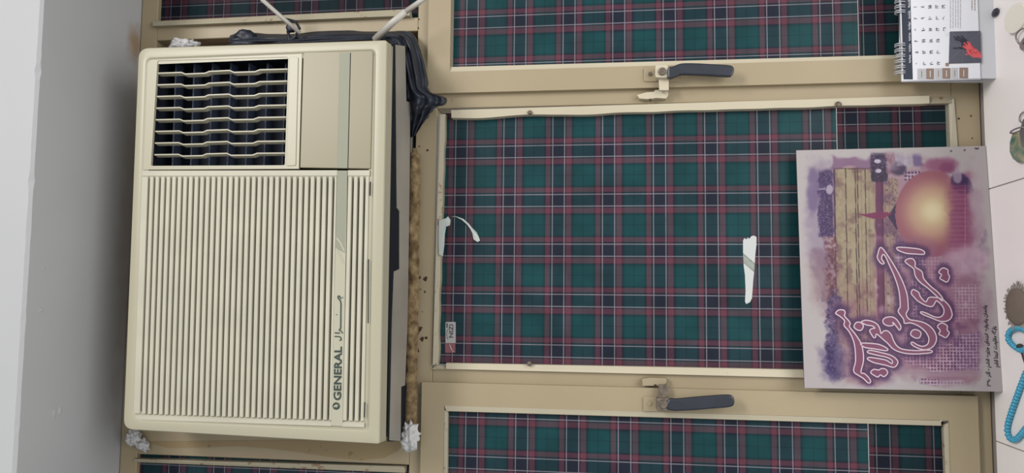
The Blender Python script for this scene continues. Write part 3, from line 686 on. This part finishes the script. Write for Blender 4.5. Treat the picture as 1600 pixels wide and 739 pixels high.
def curve_px(pts, ox, oy, sc): return [(ox + x / sc, oy + y / sc) for x, y in pts]
R7 = lambda p: curve_px(p, 1300, 330, 4.927)
R8 = lambda p: curve_px(p, 1290, 470, 5.277)
GL = [
 R7([(497, 282), (530, 278), (600, 283), (670, 292), (705, 308), (712, 322), (700, 333), (640, 330), (570, 324), (510, 302)]),
 R7([(820, 470), (850, 437), (890, 452), (892, 480), (903, 505), (885, 545), (850, 532), (828, 515), (842, 490)]),
 R7([(375, 278), (350, 335), (348, 360), (365, 390), (385, 407), (400, 398), (380, 365), (392, 334), (412, 352), (440, 415), (470, 480), (500, 560), (518, 640), (524, 735)]) +
 R8([(608, 60), (598, 92), (640, 150), (650, 185), (700, 182), (760, 205), (810, 242), (840, 282), (850, 320), (838, 358), (800, 375), (760, 365), (715, 340), (703, 354), (740, 382), (800, 402), (850, 397), (890, 370), (912, 320), (903, 268), (868, 218), (810, 180), (740, 163), (690, 153), (662, 113), (680, 70)]) +
 R7([(585, 735), (578, 650), (553, 568), (520, 495), (478, 420), (430, 345)]),
 R7([(560, 385), (590, 365), (625, 370), (640, 400), (640, 430), (690, 465), (705, 520), (760, 580), (810, 620), (850, 670), (845, 690), (800, 650), (740, 595), (680, 550), (640, 500), (628, 445), (590, 415)]),
 R7([(610, 620), (625, 603), (665, 625), (680, 660), (720, 698), (745, 665), (800, 665), (850, 680), (895, 722)]) +
 R8([(1035, 80), (1040, 125), (1010, 162), (950, 170), (880, 145), (790, 107), (787, 90), (830, 102), (890, 130), (938, 135), (968, 112), (973, 70), (950, 30), (915, 0), (905, 8), (878, 46), (825, 38), (760, 2)]) + R7([(640, 672), (612, 640)]),
 R8([(920, 210), (955, 183), (1000, 205), (1000, 240), (1018, 265), (990, 303), (960, 290), (932, 275), (943, 245)]),
 R8([(700, 265), (720, 240), (755, 240), (785, 265), (770, 305), (735, 305), (705, 285)]),
 R8([(470, 165), (490, 140), (540, 132), (580, 150), (612, 195), (620, 222), (606, 242), (588, 218), (552, 176), (556, 200), (520, 207), (482, 192)]),
 R8([(295, 172), (330, 160), (390, 172), (430, 200), (448, 238), (456, 270), (480, 248), (512, 250), (540, 280), (560, 330), (590, 375), (640, 400), (740, 410), (860, 407), (868, 427), (740, 438), (640, 430), (560, 400), (510, 350), (480, 325), (432, 282), (415, 276), (410, 300), (395, 303), (372, 270), (362, 245), (385, 228), (405, 226), (385, 207), (340, 200), (300, 182)]),
 R8([(233, 210), (250, 180), (285, 178), (310, 205), (295, 240), (265, 242), (240, 225)]),
 R8([(82, 98), (110, 75), (150, 78), (160, 100), (155, 125), (190, 165), (202, 190), (196, 215), (240, 270), (288, 345), (308, 420), (310, 500), (290, 588), (320, 600), (358, 638), (370, 668), (350, 677), (310, 640), (265, 612), (235, 590), (230, 560), (245, 500), (242, 400), (225, 320), (190, 250), (150, 202), (155, 165), (120, 130), (88, 110)]),
 R8([(290, 350), (360, 350), (440, 360), (500, 388), (512, 404), (490, 411), (400, 396), (330, 386), (300, 371)]),
 R8([(345, 415), (370, 408), (450, 425), (540, 450), (588, 488), (592, 518), (560, 548), (490, 530), (400, 510), (345, 482), (358, 466), (430, 475), (500, 490), (545, 518), (545, 490), (500, 465), (430, 450), (352, 430)]),
 R8([(370, 590), (395, 565), (435, 570), (460, 558), (495, 565), (510, 595), (480, 625), (450, 610), (430, 628), (395, 612)])]
GS = [smoothpts(g, 4) for g in GL]

# the printed picture, laid out in the board's own plane and stored as vertex colours
rs = np.random.RandomState(7)
def vnoise(x, y, sc, seed=0):
    r = np.random.RandomState(seed).rand(64, 64); u = x / sc; v = y / sc; i = np.floor(u).astype(int); j = np.floor(v).astype(int); a = u - i; b_ = v - j; a = a * a * (3 - 2 * a); b_ = b_ * b_ * (3 - 2 * b_)
    g = lambda p, q: r[p % 64, q % 64]
    return (g(i, j) * (1 - a) + g(i + 1, j) * a) * (1 - b_) + (g(i, j + 1) * (1 - a) + g(i + 1, j + 1) * a) * b_
def fbm(x, y, sc, seed=0): return vnoise(x, y, sc, seed) * .5 + vnoise(x, y, sc / 2, seed + 1) * .3 + vnoise(x, y, sc / 4, seed + 2) * .2
def ss(e0, e1, x): t = np.clip((x - e0) / (e1 - e0), 0, 1); return t * t * (3 - 2 * t)
def paint(X, Y):
    X0_, Y0_ = X, Y
    skew = (Y - 262) * .016                      # the picture's own lines run parallel to the board's edge
    x = X - skew * 1.0; C = np.zeros(X.shape + (3,)); C[:] = (188, 180, 181)
    def mix(col, m):
        nonlocal C
        m = np.clip(m, 0, 1)[..., None]; C = C * (1 - m) + np.array(col, float) * m
    n1 = fbm(X, Y, 34, 1); n2 = fbm(X, Y, 12, 5); n3 = fbm(X, Y, 5, 9); nf = vnoise(X, Y, 1.6, 33)
    def box(x0, x1, y0, y1, s=3, w=8): xx = x + (n2 - .5) * w; yy = Y + (n1 - .5) * w * 2; return ss(x0 - s, x0 + s, xx) * ss(x1 + s, x1 - s, xx) * ss(y0 - s, y0 + s, yy) * ss(y1 + s, y1 - s, yy)
    def ell(cx, cy, rx, ry, soft=.35, w=.35): d = np.sqrt(((X - cx) / rx) ** 2 + ((Y - cy) / ry) ** 2) + (n1 - .5) * w + (n2 - .5) * w * .6; return ss(1 + soft / 2, 1 - soft / 2, d)
    # mauve ground
    mix((164, 128, 142), box(1300, 1520, 262, 590, 14, 30) * .75)
    mix((150, 108, 132), ell(1470, 490, 70, 110, .6) * .6)
    # marble shafts
    shaft = ((x > 1302) & (x < 1366) & (Y > 262) & (Y < 600)) * ss(600, 505, Y + (n1 - .5) * 90 - (X - 1302) * .2)
    mix((166, 152, 130), shaft); mix((150, 108, 116), shaft * ss(400, 480, Y + (n1 - .5) * 120) * .55); mix((150, 130, 110), shaft * (n3 > .55) * .35 * (x < 1322))
    mix((178, 166, 142), shaft * ss(.45, .7, n2) * .5)
    for lx, w_, a in ((1303, 1.5, .9), (1321, .8, .8), (1336, .8, .85), (1339.5, .8, .85), (1351.5, .8, .75), (1345, .5, .25), (1357, .5, .25)): mix((78, 58, 62), shaft * (np.abs(x - lx) < w_) * a)
    mix((104, 84, 84), ((x > 1302) & (x < 1366) & (np.abs(Y - 263.5) < .9)) * .9)
    # purple pier and gold ornament beside it
    pier = box(1367, 1379, 275, 520, 1, 2); mix((112, 60, 92), pier * .9); mix((86, 44, 76), box(1376, 1380, 275, 500, .8, 1) * .6)
    orn = box(1380, 1402, 278, 500, 1.5, 3); mix((168, 148, 130), orn * .85); mix((112, 92, 96), orn * ((np.abs(x - 1389) < .7) | (np.abs(x - 1382) < .6)) * .6)
    mix((112, 92, 96), orn * (x > 1391) * (vnoise(X, Y, 1.7, 12) > .55) * .6); mix((96, 70, 84), orn * (np.hypot(x - 1385, (Y % 18) - 9) < 2) * .6)
    # dark frieze with white script at the left
    fr = box(1278, 1301, 262, 372, 2.5, 10); mix((62, 46, 86), fr * .92)
    mix((150, 140, 160), fr * (np.abs(np.sin(X * .9 + 3 * n3 * 6) + np.sin(Y * .45 + n2 * 14)) < .22) * .8)
    mix((190, 184, 190), ((np.abs(Y - 295.5 - (n3 - .5) * 2) < 1.4) & (X > 1264) & (X < 1290)) * .8); mix((198, 192, 196), ell(1296, 296, 5, 7, .4, .3))
    fr2 = box(1286, 1304, 372, 470, 4, 14); mix((134, 92, 92), fr2 * .8); mix((196, 180, 180), fr2 * (n3 > .58) * .7); mix((94, 50, 66), fr2 * (n3 < .38) * .7)
    fr3 = box(1288, 1310, 455, 600, 6, 26) * ss(604, 585, Y); mix((84, 70, 112), fr3 * .85); mix((164, 156, 172), fr3 * (nf > .68) * .45); mix((50, 36, 74), fr3 * (n3 < .42) * .6)
    mix((176, 160, 160), ell(1320, 560, 16, 46, .5) * .5); mix((170, 150, 150), ell(1276, 440, 16, 40, .9, .8) * .5); mix((112, 96, 134), ell(1270, 300, 9, 30, .8, .9) * .6)
    mix((130, 96, 128), box(1300, 1362, 246, 262, 3, 12) * .75)
    # entablature at the top
    tb = box(1360, 1386, 238, 282, 2, 6); mix((56, 40, 72), tb * .95); mix((140, 116, 150), tb * (nf > .7) * .6); mix((196, 188, 204), ell(1371, 252, 5, 3, .3, .2)); mix((196, 188, 204), ell(1372, 267, 5, 3, .3, .2))
    mix((140, 104, 122), box(1384, 1398, 235, 270, 2, 8) * .85); mix((176, 150, 160), box(1384, 1398, 235, 270, 2, 8) * (n3 > .6) * .6)
    mix((70, 52, 84), ell(1404, 264, 12, 10, .6, .6) * .85); mix((168, 156, 172), box(1400, 1424, 236, 258, 2, 4) * .8); mix((186, 178, 190), box(1412, 1418, 236, 258, 1, 2) * .7)
    mix((112, 92, 136), box(1426, 1442, 240, 260, 3, 6) * .8); mix((150, 96, 126), ell(1468, 258, 26, 12, .7, .7) * .85); mix((138, 78, 112), ell(1478, 262, 12, 8, .6, .6) * .6)
    # lattice
    def lattice(m, p=5.4, bg=(96, 66, 106), fg=(208, 186, 198), ang=0.0, a=.85):
        mix(bg, m * a); l = (np.abs(((x + ang * Y) % p) - p / 2) < .75) | (np.abs(((Y - ang * x * 2) % p) - p / 2) < .75); mix(fg, m * l * a)
    lattice(box(1412, 1446, 268, 282, 1, 2)); lattice(box(1398, 1444, 374, 420, 3, 6)); lattice(box(1422, 1450, 438, 500, 3, 8)); lattice(ell(1418, 378, 12, 6, .3, .3))
    lattice(box(1408, 1500, 520, 574, 4, 14), 5.2, (118, 72, 108)); lattice(box(1446, 1496, 400, 450, 6, 14), 5.2, (160, 116, 140), (196, 172, 184), a=.6)
    lattice(box(1486, 1524, 445, 500, 4, 8), 5.2, (158, 120, 142), (200, 180, 190), a=.65); lattice(box(1486, 1526, 520, 575, 4, 8), 5.2, (124, 88, 124), (196, 176, 190), a=.75)
    lattice(box(1432, 1462, 592, 602, 2, 4), 5.2, (112, 74, 110)); lattice(box(1462, 1500, 592, 602, 2, 4), 5.2, (160, 132, 152), (196, 182, 192), a=.7)
    mix((150, 122, 140), ((np.abs(Y - 583) < .7) & (X > 1400) & (X < 1530)) * .5); mix((178, 158, 168), box(1400, 1530, 577, 588, 2, 2) * .5)
    mix((158, 110, 134), box(1500, 1518, 270, 395, 6, 16) * .7)
    # darker blotches and pale drifts of the print
    body = ell(1405, 425, 128, 172, .5, .5)
    mix((96, 62, 104), body * ss(.56, .74, fbm(X, Y, 22, 21)) * .5 * (X > 1366)); mix((206, 190, 196), body * ss(.60, .8, fbm(X, Y, 26, 27)) * .55 * (X > 1366)); mix((112, 78, 88), shaft * ss(.55, .75, fbm(X, Y, 16, 41)) * .45)
    mix((110, 84, 128), ell(1284, 330, 22, 84, .9, 1.0) * .3); mix((78, 62, 112), ell(1302, 566, 20, 30, .8, 1.1) * .45); mix((120, 88, 110), ell(1290, 430, 20, 40, .8, 1.0) * .4)
    # smoke
    sm = ell(1502, 290, 17, 16, .4, .9); mix((78, 60, 100), sm * .9); mix((176, 160, 176), ell(1496, 276, 6, 10, .6, .6) * .8); mix((168, 130, 152), ell(1522, 340, 14, 46, .9, .7) * .5)
    # dome
    streak = box(1476, 1512, 290, 400, 8, 10) * .75; mix((146, 84, 116), streak); mix((178, 128, 150), streak * (np.abs((Y % 7) - 3.5) < .9) * .5); mix((188, 150, 168), streak * (np.abs(X - 1508) < 1) * .6)
    d = np.hypot((X - 1456) / 1.0, (Y - 334) / 1.12); sharp = np.clip((1436 - X) / 40, 0, 1); lim = 60 - sharp * 3
    dm = ss(lim + .8, lim - .8, d) * (X < 1492) * ss(1494, 1470, X + (n2 - .5) * 14)
    mix((158, 104, 116), dm); dd = np.hypot(X - 1458, Y - 330)
    mix((186, 148, 134), dm * ss(60, 32, dd)); mix((206, 184, 152), dm * ss(44, 14, dd)); mix((224, 212, 178), dm * ss(24, 3, dd) * .9); mix((150, 90, 122), dm * ss(380, 400, Y) * .6)
    nk = np.clip((X - 1386) / 14, 0, 1); mix((72, 44, 88), ((np.abs(Y - 338) < nk ** 1.2 * 20) & (X > 1386) & (X < 1403) & (d > lim)) * .95)
    fl = (X > 1342) & (X < 1394) & (np.abs(Y - (337 - (X - 1366) ** 2 * .004)) < 5.2 * np.clip((X - 1342) / 24, .1, 1) * np.clip((1396 - X) / 16, 0, 1)); mix((132, 58, 100), fl * .95)
    mix((196, 170, 184), ell(1512, 408, 34, 22, .9, .6) * .8); mix((192, 178, 184), ell(1528, 300, 14, 46, .9, .7) * .5)
    # dark halo round the lettering
    Q = np.array([p for g in GS for p in g[::2]]); dist = np.full(X.shape, 99.0)
    for q in Q: np.minimum(dist, np.hypot(X - q[0], Y - q[1]), out=dist)
    mix((150, 112, 136), ss(24, 10, dist + (n2 - .5) * 14) * .35); mix((84, 52, 96), ss(12, 2, dist + (n2 - .5) * 6) * .78)
    # paper margin stays clean
    ed = np.minimum.reduce([X - 1256 - (n1 - .5) * 22, 1536 + (Y - 228) * .07 - X - (n1 - .5) * 16, Y - 238 - (n1 - .5) * 14, 604 - Y - (n1 - .5) * 10])
    mix((188, 180, 181), ss(8, -4, ed))
    for sx_, sy_, r in ((1526, 232, 4), (1507, 234.5, 1.6), (1486, 236, 1.6)): mix((96, 84, 96), (np.hypot((X - sx_) / r, (Y - sy_) / 1.5) < 1) * .9)
    return 184 + (C - 184) * 1.2
def painted(name, corners, nx, ny, pos, painter, material, parent, k=K):
    u = np.linspace(0, 1, nx); v = np.linspace(0, 1, ny); U, V = np.meshgrid(u, v, indexing='xy'); c = np.array(corners, float)
    PX = (c[0][0] * (1 - U) + c[1][0] * U) * (1 - V) + (c[3][0] * (1 - U) + c[2][0] * U) * V
    PY = (c[0][1] * (1 - U) + c[1][1] * U) * (1 - V) + (c[3][1] * (1 - U) + c[2][1] * U) * V
    C = np.clip(painter(PX, PY), 0, 255) / 255.0; C = np.where(C <= .04045, C / 12.92, ((C + .055) / 1.055) ** 2.4) * k; C = np.clip(C, 0, .95)
    P = np.array([[tuple(pos(*c_)) for c_ in corners]])[0]
    org = np.array(ORIG[parent.name])
    # exact plane points from the four corners by projective interpolation: sample through pos on the grid
    co = np.array([tuple(pos(a, b_)) for a, b_ in zip(PX.ravel(), PY.ravel())]) - org
    i = np.arange(nx * ny).reshape(ny, nx); F = np.stack([i[:-1, :-1], i[:-1, 1:], i[1:, 1:], i[1:, :-1]], -1).reshape(-1, 4)
    me = bpy.data.meshes.new(name); me.vertices.add(len(co)); me.vertices.foreach_set('co', co.ravel()); me.loops.add(F.size); me.loops.foreach_set('vertex_index', F.ravel())
    me.polygons.add(len(F)); me.polygons.foreach_set('loop_start', np.arange(0, F.size, 4)); me.polygons.foreach_set('loop_total', np.full(len(F), 4)); me.update(); me.validate()
    a = me.color_attributes.new('print', 'FLOAT_COLOR', 'POINT'); a.data.foreach_set('color', np.concatenate([C.reshape(-1, 3), np.ones((nx * ny, 1))], 1).ravel())
    me.materials.append(material); o = bpy.data.objects.new(name, me); COL.objects.link(o); o.parent = parent; ORIG[o.name] = ORIG[parent.name]; return o
painted('printed_picture', BC, 324, 384, lambda x, y: B(x, y, .0003), paint, M['poster'], pb, .62)
fillm = MB(); edgem = MB()
def ribbon(mb, pts, w, f, closed=True):
    n = len(pts); L_ = []; R_ = []
    for i, p in enumerate(pts):
        a = Vector(pts[i - 1] if (closed or i) else p); b_ = Vector(pts[(i + 1) % n] if (closed or i < n - 1) else p); t = (b_ - a)
        t = t.normalized() if t.length > 1e-6 else Vector((1, 0)); q = Vector((-t.y, t.x)) * w / 2
        L_.append(f(p[0] + q.x, p[1] + q.y)); R_.append(f(p[0] - q.x, p[1] - q.y))
    if closed: L_.append(L_[0]); R_.append(R_[0])
    mb.grid([L_, R_])
for g in GS:
    bm = bmesh.new(); vs = [bm.verts.new(B(x, y, .0006)) for x, y in g]; es = [bm.edges.new((vs[i], vs[(i + 1) % len(vs)])) for i in range(len(vs))]
    bmesh.ops.triangle_fill(bm, use_beauty=True, edges=es); bm.verts.index_update()
    fillm.add([v.co.copy() for v in bm.verts], [[v.index for v in f.verts] for f in bm.faces]); bm.free()
    ribbon(edgem, g, 1.7, lambda x, y: B(x, y, .0009))
build('title_lettering', fillm, M['title'], pb, normals=False)
build('title_outline', edgem, M['title_edge'], pb, normals=False, label='pale pink outline of the script')
mb = MB()
def btext(s, x_base, y_start, y_end, x_top, tilt=0.0, bold=.05):
    O = B(x_base, y_start, .0006); text_in(mb, shape_ar(s), O, B(x_base - tilt, y_end, .0006) - O, B(x_top - 1.2, y_start, .0006) - O, bold)
btext('یادمان یادواره شهدای جزیره قشم - آذر ۱۳۹۰', 1551.0, 604, 477, 1541.0, 7.0)
btext('پایگاه مقاومت شهدا قشم', 1563.0, 574, 510, 1553.2, 4.0)
build('small_lettering', mb, M['ink'], pb, normals=False)

# ------------------------------------------------------------------ desk calendar
b0 = atz(1557, 122, ZS); ap = at(1408, 125, -.028)
CN = Vector((1, 0, 0)).cross(ap - b0).normalized();
if CN.y < 0: CN = -CN
def C(px, py, d=0.0): return on(px, py, b0, CN) - CN * d
dc = thing('desk_calendar', atz(1545, 40, ZS), 'white spiral desk calendar with navy header and glove photo standing on the sill', 'calendar')
xr = b0.x + .205                                      # right-hand end, outside the picture
def cq(x0, x1, y1, d, y1b=None):
    """panel from picture x0 to x1 (downwards in the room), left edge at picture y1, running on to the calendar's far end"""
    a = C(x0, y1, d); b_ = C(x1, y1b if y1b is not None else y1, d)
    return [a, b_, Vector((xr, 0, 0)) + Vector((0, b_.y, b_.z)), Vector((xr, 0, 0)) + Vector((0, a.y, a.z))]
f = cq(1410, 1557, 122.5, 0, 122.5)
build('stand_front', MB().hexa(f, [p + CN * .0018 for p in f]), M['paper_grey'], dc)
bk = [at(1410, 128, -.02), atz(1537, 131, ZS), None, None]; bk[1] = Vector((bk[0].x, bk[1].y, ZS)); bk[2] = Vector((xr, bk[1].y, ZS)); bk[3] = Vector((xr, bk[0].y, bk[0].z))
build('stand_back', MB().hexa(bk, [p + Vector((0, .0015, 0)) for p in bk]), M['paper'], dc)
f = cq(1408, 1532, 128, .002, 124)
build('page_block', MB().hexa(f, [p + CN * .0018 for p in f]), M['paper'], dc)
pg = cq(1409, 1531, 127, .0035, 123)
page = build('month_page', MB().hexa(pg, [p + CN * .001 for p in pg]), M['paper'], dc)
hb = cq(1411, 1425.5, 125, .0039, 125); build('header_band', MB().hexa(hb, [p + CN * .0003 for p in hb]), M['navy'], page)
D = .0044
days = [['۱', '۸', '۱۵', '۲۲', '۲۹'], ['۲', '۹', '۱۶', '۲۳', '۳۰'], ['۳', '۱۰', '۱۷', '۲۴', '۳۱'], ['۴', '۱۱', '۱۸', '۲۵'], ['۵', '۱۲', '۱۹', '۲۶'], ['۶', '۱۳', '۲۰', '۲۷'], []]
mb = MB()
for i, col in enumerate(days):
    for j, s in enumerate(col):
        x = 1428.5 + (0, 11.5, 22.8, 33.6, 44.0)[j] + i * .55; y = 12.5 + i * 17.6 - j * .2
        w = 2.6 if len(s) == 1 else 5.2
        if s == '۱': w = 1.0
        O = C(x + 3.2, y + w / 2, D); text_in(mb, s, O, C(x + 3.2, y - w / 2, D) - O, C(x - 2.0, y + w / 2, D) - O, .02)
build('day_numbers', mb, M['ink'], page, normals=False)
mb = MB()
for i, s in enumerate(('شنبه', 'یکشنبه', 'دوشنبه', 'سه شنبه', 'چهارشنبه', 'پنجشنبه')):
    y = 13.5 + i * 17.2; O = C(1421.6 + i * .3, y, D); text_in(mb, shape_ar(s), O, C(1421.6 + i * .3, y - 12.5, D) - O, C(1417.2 + i * .3, y, D) - O, .03)
build('weekday_names', mb, M['paper'], page, normals=False)
def strip(mb, x0, y0, x1, y1, d=D): mb.add([C(x0, y0, d), C(x1, y0, d), C(x1, y1, d), C(x0, y1, d)], [(0, 1, 2, 3)])
mb = MB()
for x, y1 in ((1484, 47), (1488, 45.5), (1492, 45), (1495.8, 45), (1499.5, 46)):
    y = -30
    while y < y1: l = random.uniform(3, 8); strip(mb, x - .35 + (y - y1) * .0, y, x + .35, min(y + l, y1)); y += l + 1
build('small_print', mb, M['ink_light'], page, normals=False, kind='stuff')
mb = MB()
for x, y1 in ((1517.5, 17), (1522, 18)):
    y = -30
    while y < y1: l = random.uniform(2, 5); strip(mb, x - .5, y, x + .5, min(y + l, y1)); y += l + .8
build('caption_print', mb, M['brown_print'], page, normals=False, kind='stuff')
mb = MB(); strip(mb, 1476.5, 99.5, 1481.5, 104.5); build('page_marker', mb, M['brown_print'], page, normals=False)
for i, (x0, x1) in enumerate(((1433, 1445.5), (1446.5, 1458.5), (1460, 1470.5), (1471.5, 1484), (1485.5, 1496), (1498, 1511.5))):
    mb = MB(); strip(mb, x0, 108.5 - i * .35, x1, 125.0 - i * .3, D - .0003)
    bx = build('event_box', mb, M['brown_print' if i % 2 else 'grey_print'], page, normals=False)
    mb = MB(); y = 111 - i * .3
    strip(mb, (x0 + x1) / 2 - .5, y + 1, (x0 + x1) / 2 + .5, y + 11, D); build('box_print', mb, M['paper' if i % 2 else 'brown_print'], bx, normals=False)
def cap(X, Y, ax, ay, bx, by, r0, r1):
    vx, vy = bx - ax, by - ay; t = np.clip(((X - ax) * vx + (Y - ay) * vy) / (vx * vx + vy * vy), 0, 1); return np.hypot(X - ax - t * vx, Y - ay - t * vy) < r0 + (r1 - r0) * t
def gloves(X, Y):
    Cc = np.zeros(X.shape + (3,)); Cc[:] = (78, 78, 90)
    for k, ang in enumerate((.3, .9, 1.7, 2.4)):
        Cc[np.abs((X - 1505) * math.sin(ang) - (Y - 75) * math.cos(ang)) < .35] = (92, 92, 104)
    def hand(m): 
        r = np.zeros(X.shape, bool)
        for a in m: r |= cap(X, Y, *a)
        return r
    dark = hand([(1506, 71, 1512, 76, 5, 6), (1504, 68, 1490, 59, 2, 1.3), (1506, 66, 1492, 63, 1.9, 1.3), (1507, 65, 1495, 58.5, 1.8, 1.2), (1510, 66, 1501, 57.5, 1.8, 1.1), (1504, 76, 1489, 77, 2, 1.3)])
    Cc[dark] = (40, 40, 52)
    red = hand([(1514, 79, 1521, 84, 5.5, 7), (1521, 84, 1530, 88, 7, 4), (1512, 77, 1504, 74, 2, 1.5), (1512, 75, 1506, 69, 2, 1.4), (1515, 74, 1511, 67, 2, 1.3), (1518, 76, 1514, 69, 2, 1.3), (1515, 84, 1508, 86, 2, 1.3)])
    Cc[red] = (196, 84, 88); Cc[red & (vnoise(X, Y, 2.5, 4) > .62)] = (172, 62, 70); Cc[hand([(1514, 82, 1519, 78, .6, .5), (1514, 82, 1518, 86, .5, .5)])] = (150, 50, 58)
    return Cc
ph = painted('glove_photo', [(1483, 50.5), (1531, 49.5), (1532.5, 99.3), (1481.5, 100.8)], 60, 62, lambda x, y: C(x, y, .0041), gloves, M['photo'], page, 1.0)
mb = MB().add([C(x, y, .0044) for x, y in ((1477, 58), (1484.5, 50), (1477, 48))], [(0, 1, 2)]); build('photo_corner', mb, M['paper'], page, normals=False)
def ring(y):
    mb = MB()
    for dy in (0, 3.0):
        pts = []
        for k in range(15):
            a = math.radians(-35 + 300 * k / 14); c = C(1406.5, y + dy, .0)
            R_ = .0070; pts.append(c + Vector((0, -R_ * 1.1 * math.sin(a) * .9 + .000, R_ * 1.15 * math.cos(a + math.pi))) + Vector((0, 0, 0)))
        mb.tube(pts, .00085, 5)
    # far loop ends join the pair
    return build('wire_ring', mb, M['wire'], dc, smooth=True)
for y in [-24, -15.5, -7, 1.5, 10, 18] + [69.5 + 8.6 * k for k in range(6)]: ring(y)
a = C(1405.5, 125, -.004); build('binding_wire', MB().tube([C(1405.5, 112, .002), C(1405.5, 20, .002)], .0016, 6), M['silver'], dc, smooth=True)

# ------------------------------------------------------------------ small things on the sill
def s_(px, py, h=0.0): return atz(px, py, ZS + h)
build('pebble', MB().blob(s_(1555, 19.5, .0032), .0064, .0105, .0032, .05, 1, 3), M['pebble'], origin=s_(1554.5, 20.5), smooth=True, label='small oval black pebble lying on the sill next to the calendar', cat='pebble')
kf = thing('key_fob', s_(1586, 30), 'round ivory disc key fob with metal ring and key lying on the sill', 'key fob')
c = s_(1585, 29, .006); u = Vector((.019, -.010, .0)); v = Vector((.0065, .022, .004)); n = u.cross(v).normalized()
if n.z < 0: n = -n
build('fob_disc', MB().disc(c, u, v, 36, -n * .004), M['disc'], kf, bevel=.0008)
c2 = s_(1597, 57, .004); build('split_ring', MB().tube([c2 + Vector((.011 * math.cos(t), .016 * math.sin(t), .002 * math.sin(2 * t))) for t in [k * math.pi / 12 for k in range(24)]], .0013, 6, closed=True), M['silver'], kf, smooth=True)
c3 = s_(1606, 66, .002); build('key_head', MB().disc(c3, (.010, 0, 0), (0, .020, 0), 20, (0, 0, .002)), M['silver'], kf)
build('key_blade', MB().box(c3.x - .022, c3.x - .006, c3.y - .003, c3.y + .003, ZS + .001, ZS + .003), M['silver'], kf)

gp = thing('stone_pendant', s_(1590, 235), 'green and tan agate pendant on a ring beside the poster board', 'pendant')
poly = [(1580, 208), (1576, 222), (1576, 238), (1581, 249), (1588, 254), (1597, 254), (1602, 240), (1600, 222), (1592, 208)]
top = [s_(x, y, .007) for x, y in poly]; cc = sum(top, Vector()) / len(top)
build('agate_slice', MB().loops([[Vector((p.x, p.y, ZS + .0005)) for p in top], [Vector((p.x, p.y, ZS + .005)) for p in top], [cc.lerp(p, .86) for p in top]], cap_first=True, cap_last=True), M['agate'], gp, bevel=.0008)
c = s_(1582, 206.5, .009); build('jump_ring', MB().tube([c + Vector((.0018 * math.cos(t), -.013 + .019 * math.sin(t), .002 * math.cos(t))) for t in [k * math.pi / 12 for k in range(24)]], .0012, 6, closed=True), M['silver'], gp, smooth=True)
build('pendant_cap', MB().prism([s_(x, y, .0085) for x, y in ((1592, 208), (1598, 186), (1606, 184), (1608, 230), (1596, 230))], (0, 0, -.003)), M['silver'], gp, bevel=.0008)
c = s_(1599, 183, .003); build('chain_link', MB().tube([c + Vector((.007 * math.cos(t), .012 * math.sin(t), 0)) for t in [k * math.pi / 10 for k in range(20)]], .001, 6, closed=True), M['silver'], gp, smooth=True)

bs_ = thing('brush_stone', s_(1588, 480), 'grey-brown oval pad with a pale frayed rim lying on the sill', 'scrubbing pad')
c = s_(1590, 480, .006)
mb = MB()
for k in range(90):
    a = 2 * math.pi * k / 90; r0 = Vector((math.cos(a) * .029, math.sin(a) * .036, 0)); L_ = random.uniform(.003, .0085)
    p0 = c + r0 * .92; p1 = c + r0 + r0.normalized() * L_ + Vector((random.uniform(-.002, .002), random.uniform(-.002, .002), random.uniform(-.005, .002)))
    mb.tube([p0, p0.lerp(p1, .6) + Vector((0, 0, .001)), p1], [.0016, .0013, .0006], 5)
build('frayed_rim', mb, M['fuzz'], bs_, smooth=True, kind='stuff')
build('pad', MB().blob(c, .0275, .035, .006, .08, 1.5, 3), M['stone_brown'], bs_, smooth=True)

pr = thing('prayer_beads', s_(1588, 640), 'string of turquoise prayer beads lying in loops on the sill', 'prayer beads')
loopA = smoothpts([(1606, 580), (1597, 598), (1588, 622), (1580, 645), (1575, 662), (1574, 675), (1579, 686), (1588, 686), (1596, 678), (1604, 668), (1616, 655), (1630, 620), (1622, 590)], 8, True)
loopB = smoothpts([(1590, 545), (1581, 538), (1575, 529), (1577, 519), (1586, 513), (1598, 514), (1608, 524), (1606, 540), (1598, 547)], 8, True)
def beads(loop, sp, r):
    P = [s_(x, y, r) for x, y in loop]; P.append(P[0]); acc = 0; pts = []
    for a, b_ in zip(P, P[1:]):
        L_ = (b_ - a).length; t = sp - acc
        while t <= L_: pts.append((a.lerp(b_, t / L_), (b_ - a).normalized())); t += sp
        acc = (acc + L_) % sp if L_ + acc >= sp else acc + L_
    me = None
    for i, (p, d) in enumerate(pts):
        if me is None:
            o = build('bead', MB().blob((0, 0, 0), r, r, r * .8, .0, 1, 2), M['bead_blue'], origin=(0, 0, 0), smooth=True); me = o
        else:
            o = me.copy(); COL.objects.link(o)
        o.parent = pr; o.location = p - ORIG[pr.name]; o.rotation_mode = 'QUATERNION'; o.rotation_quaternion = d.to_track_quat('Z', 'Y')
    build('bead_cord', MB().tube([q for q in P[:-1]], .0006, 5, closed=True), M['cord'], pr)
beads(loopA, .0062, .0046); beads(loopB, .0060, .0044)
build('tassel', MB().blob(s_(1594, 541, .004), .004, .007, .004, .3, 2, 2).tube([s_(1595, 545, .004), s_(1599, 560, .002), s_(1606, 580, .002)], .0014, 6), M['cord'], pr, smooth=True)
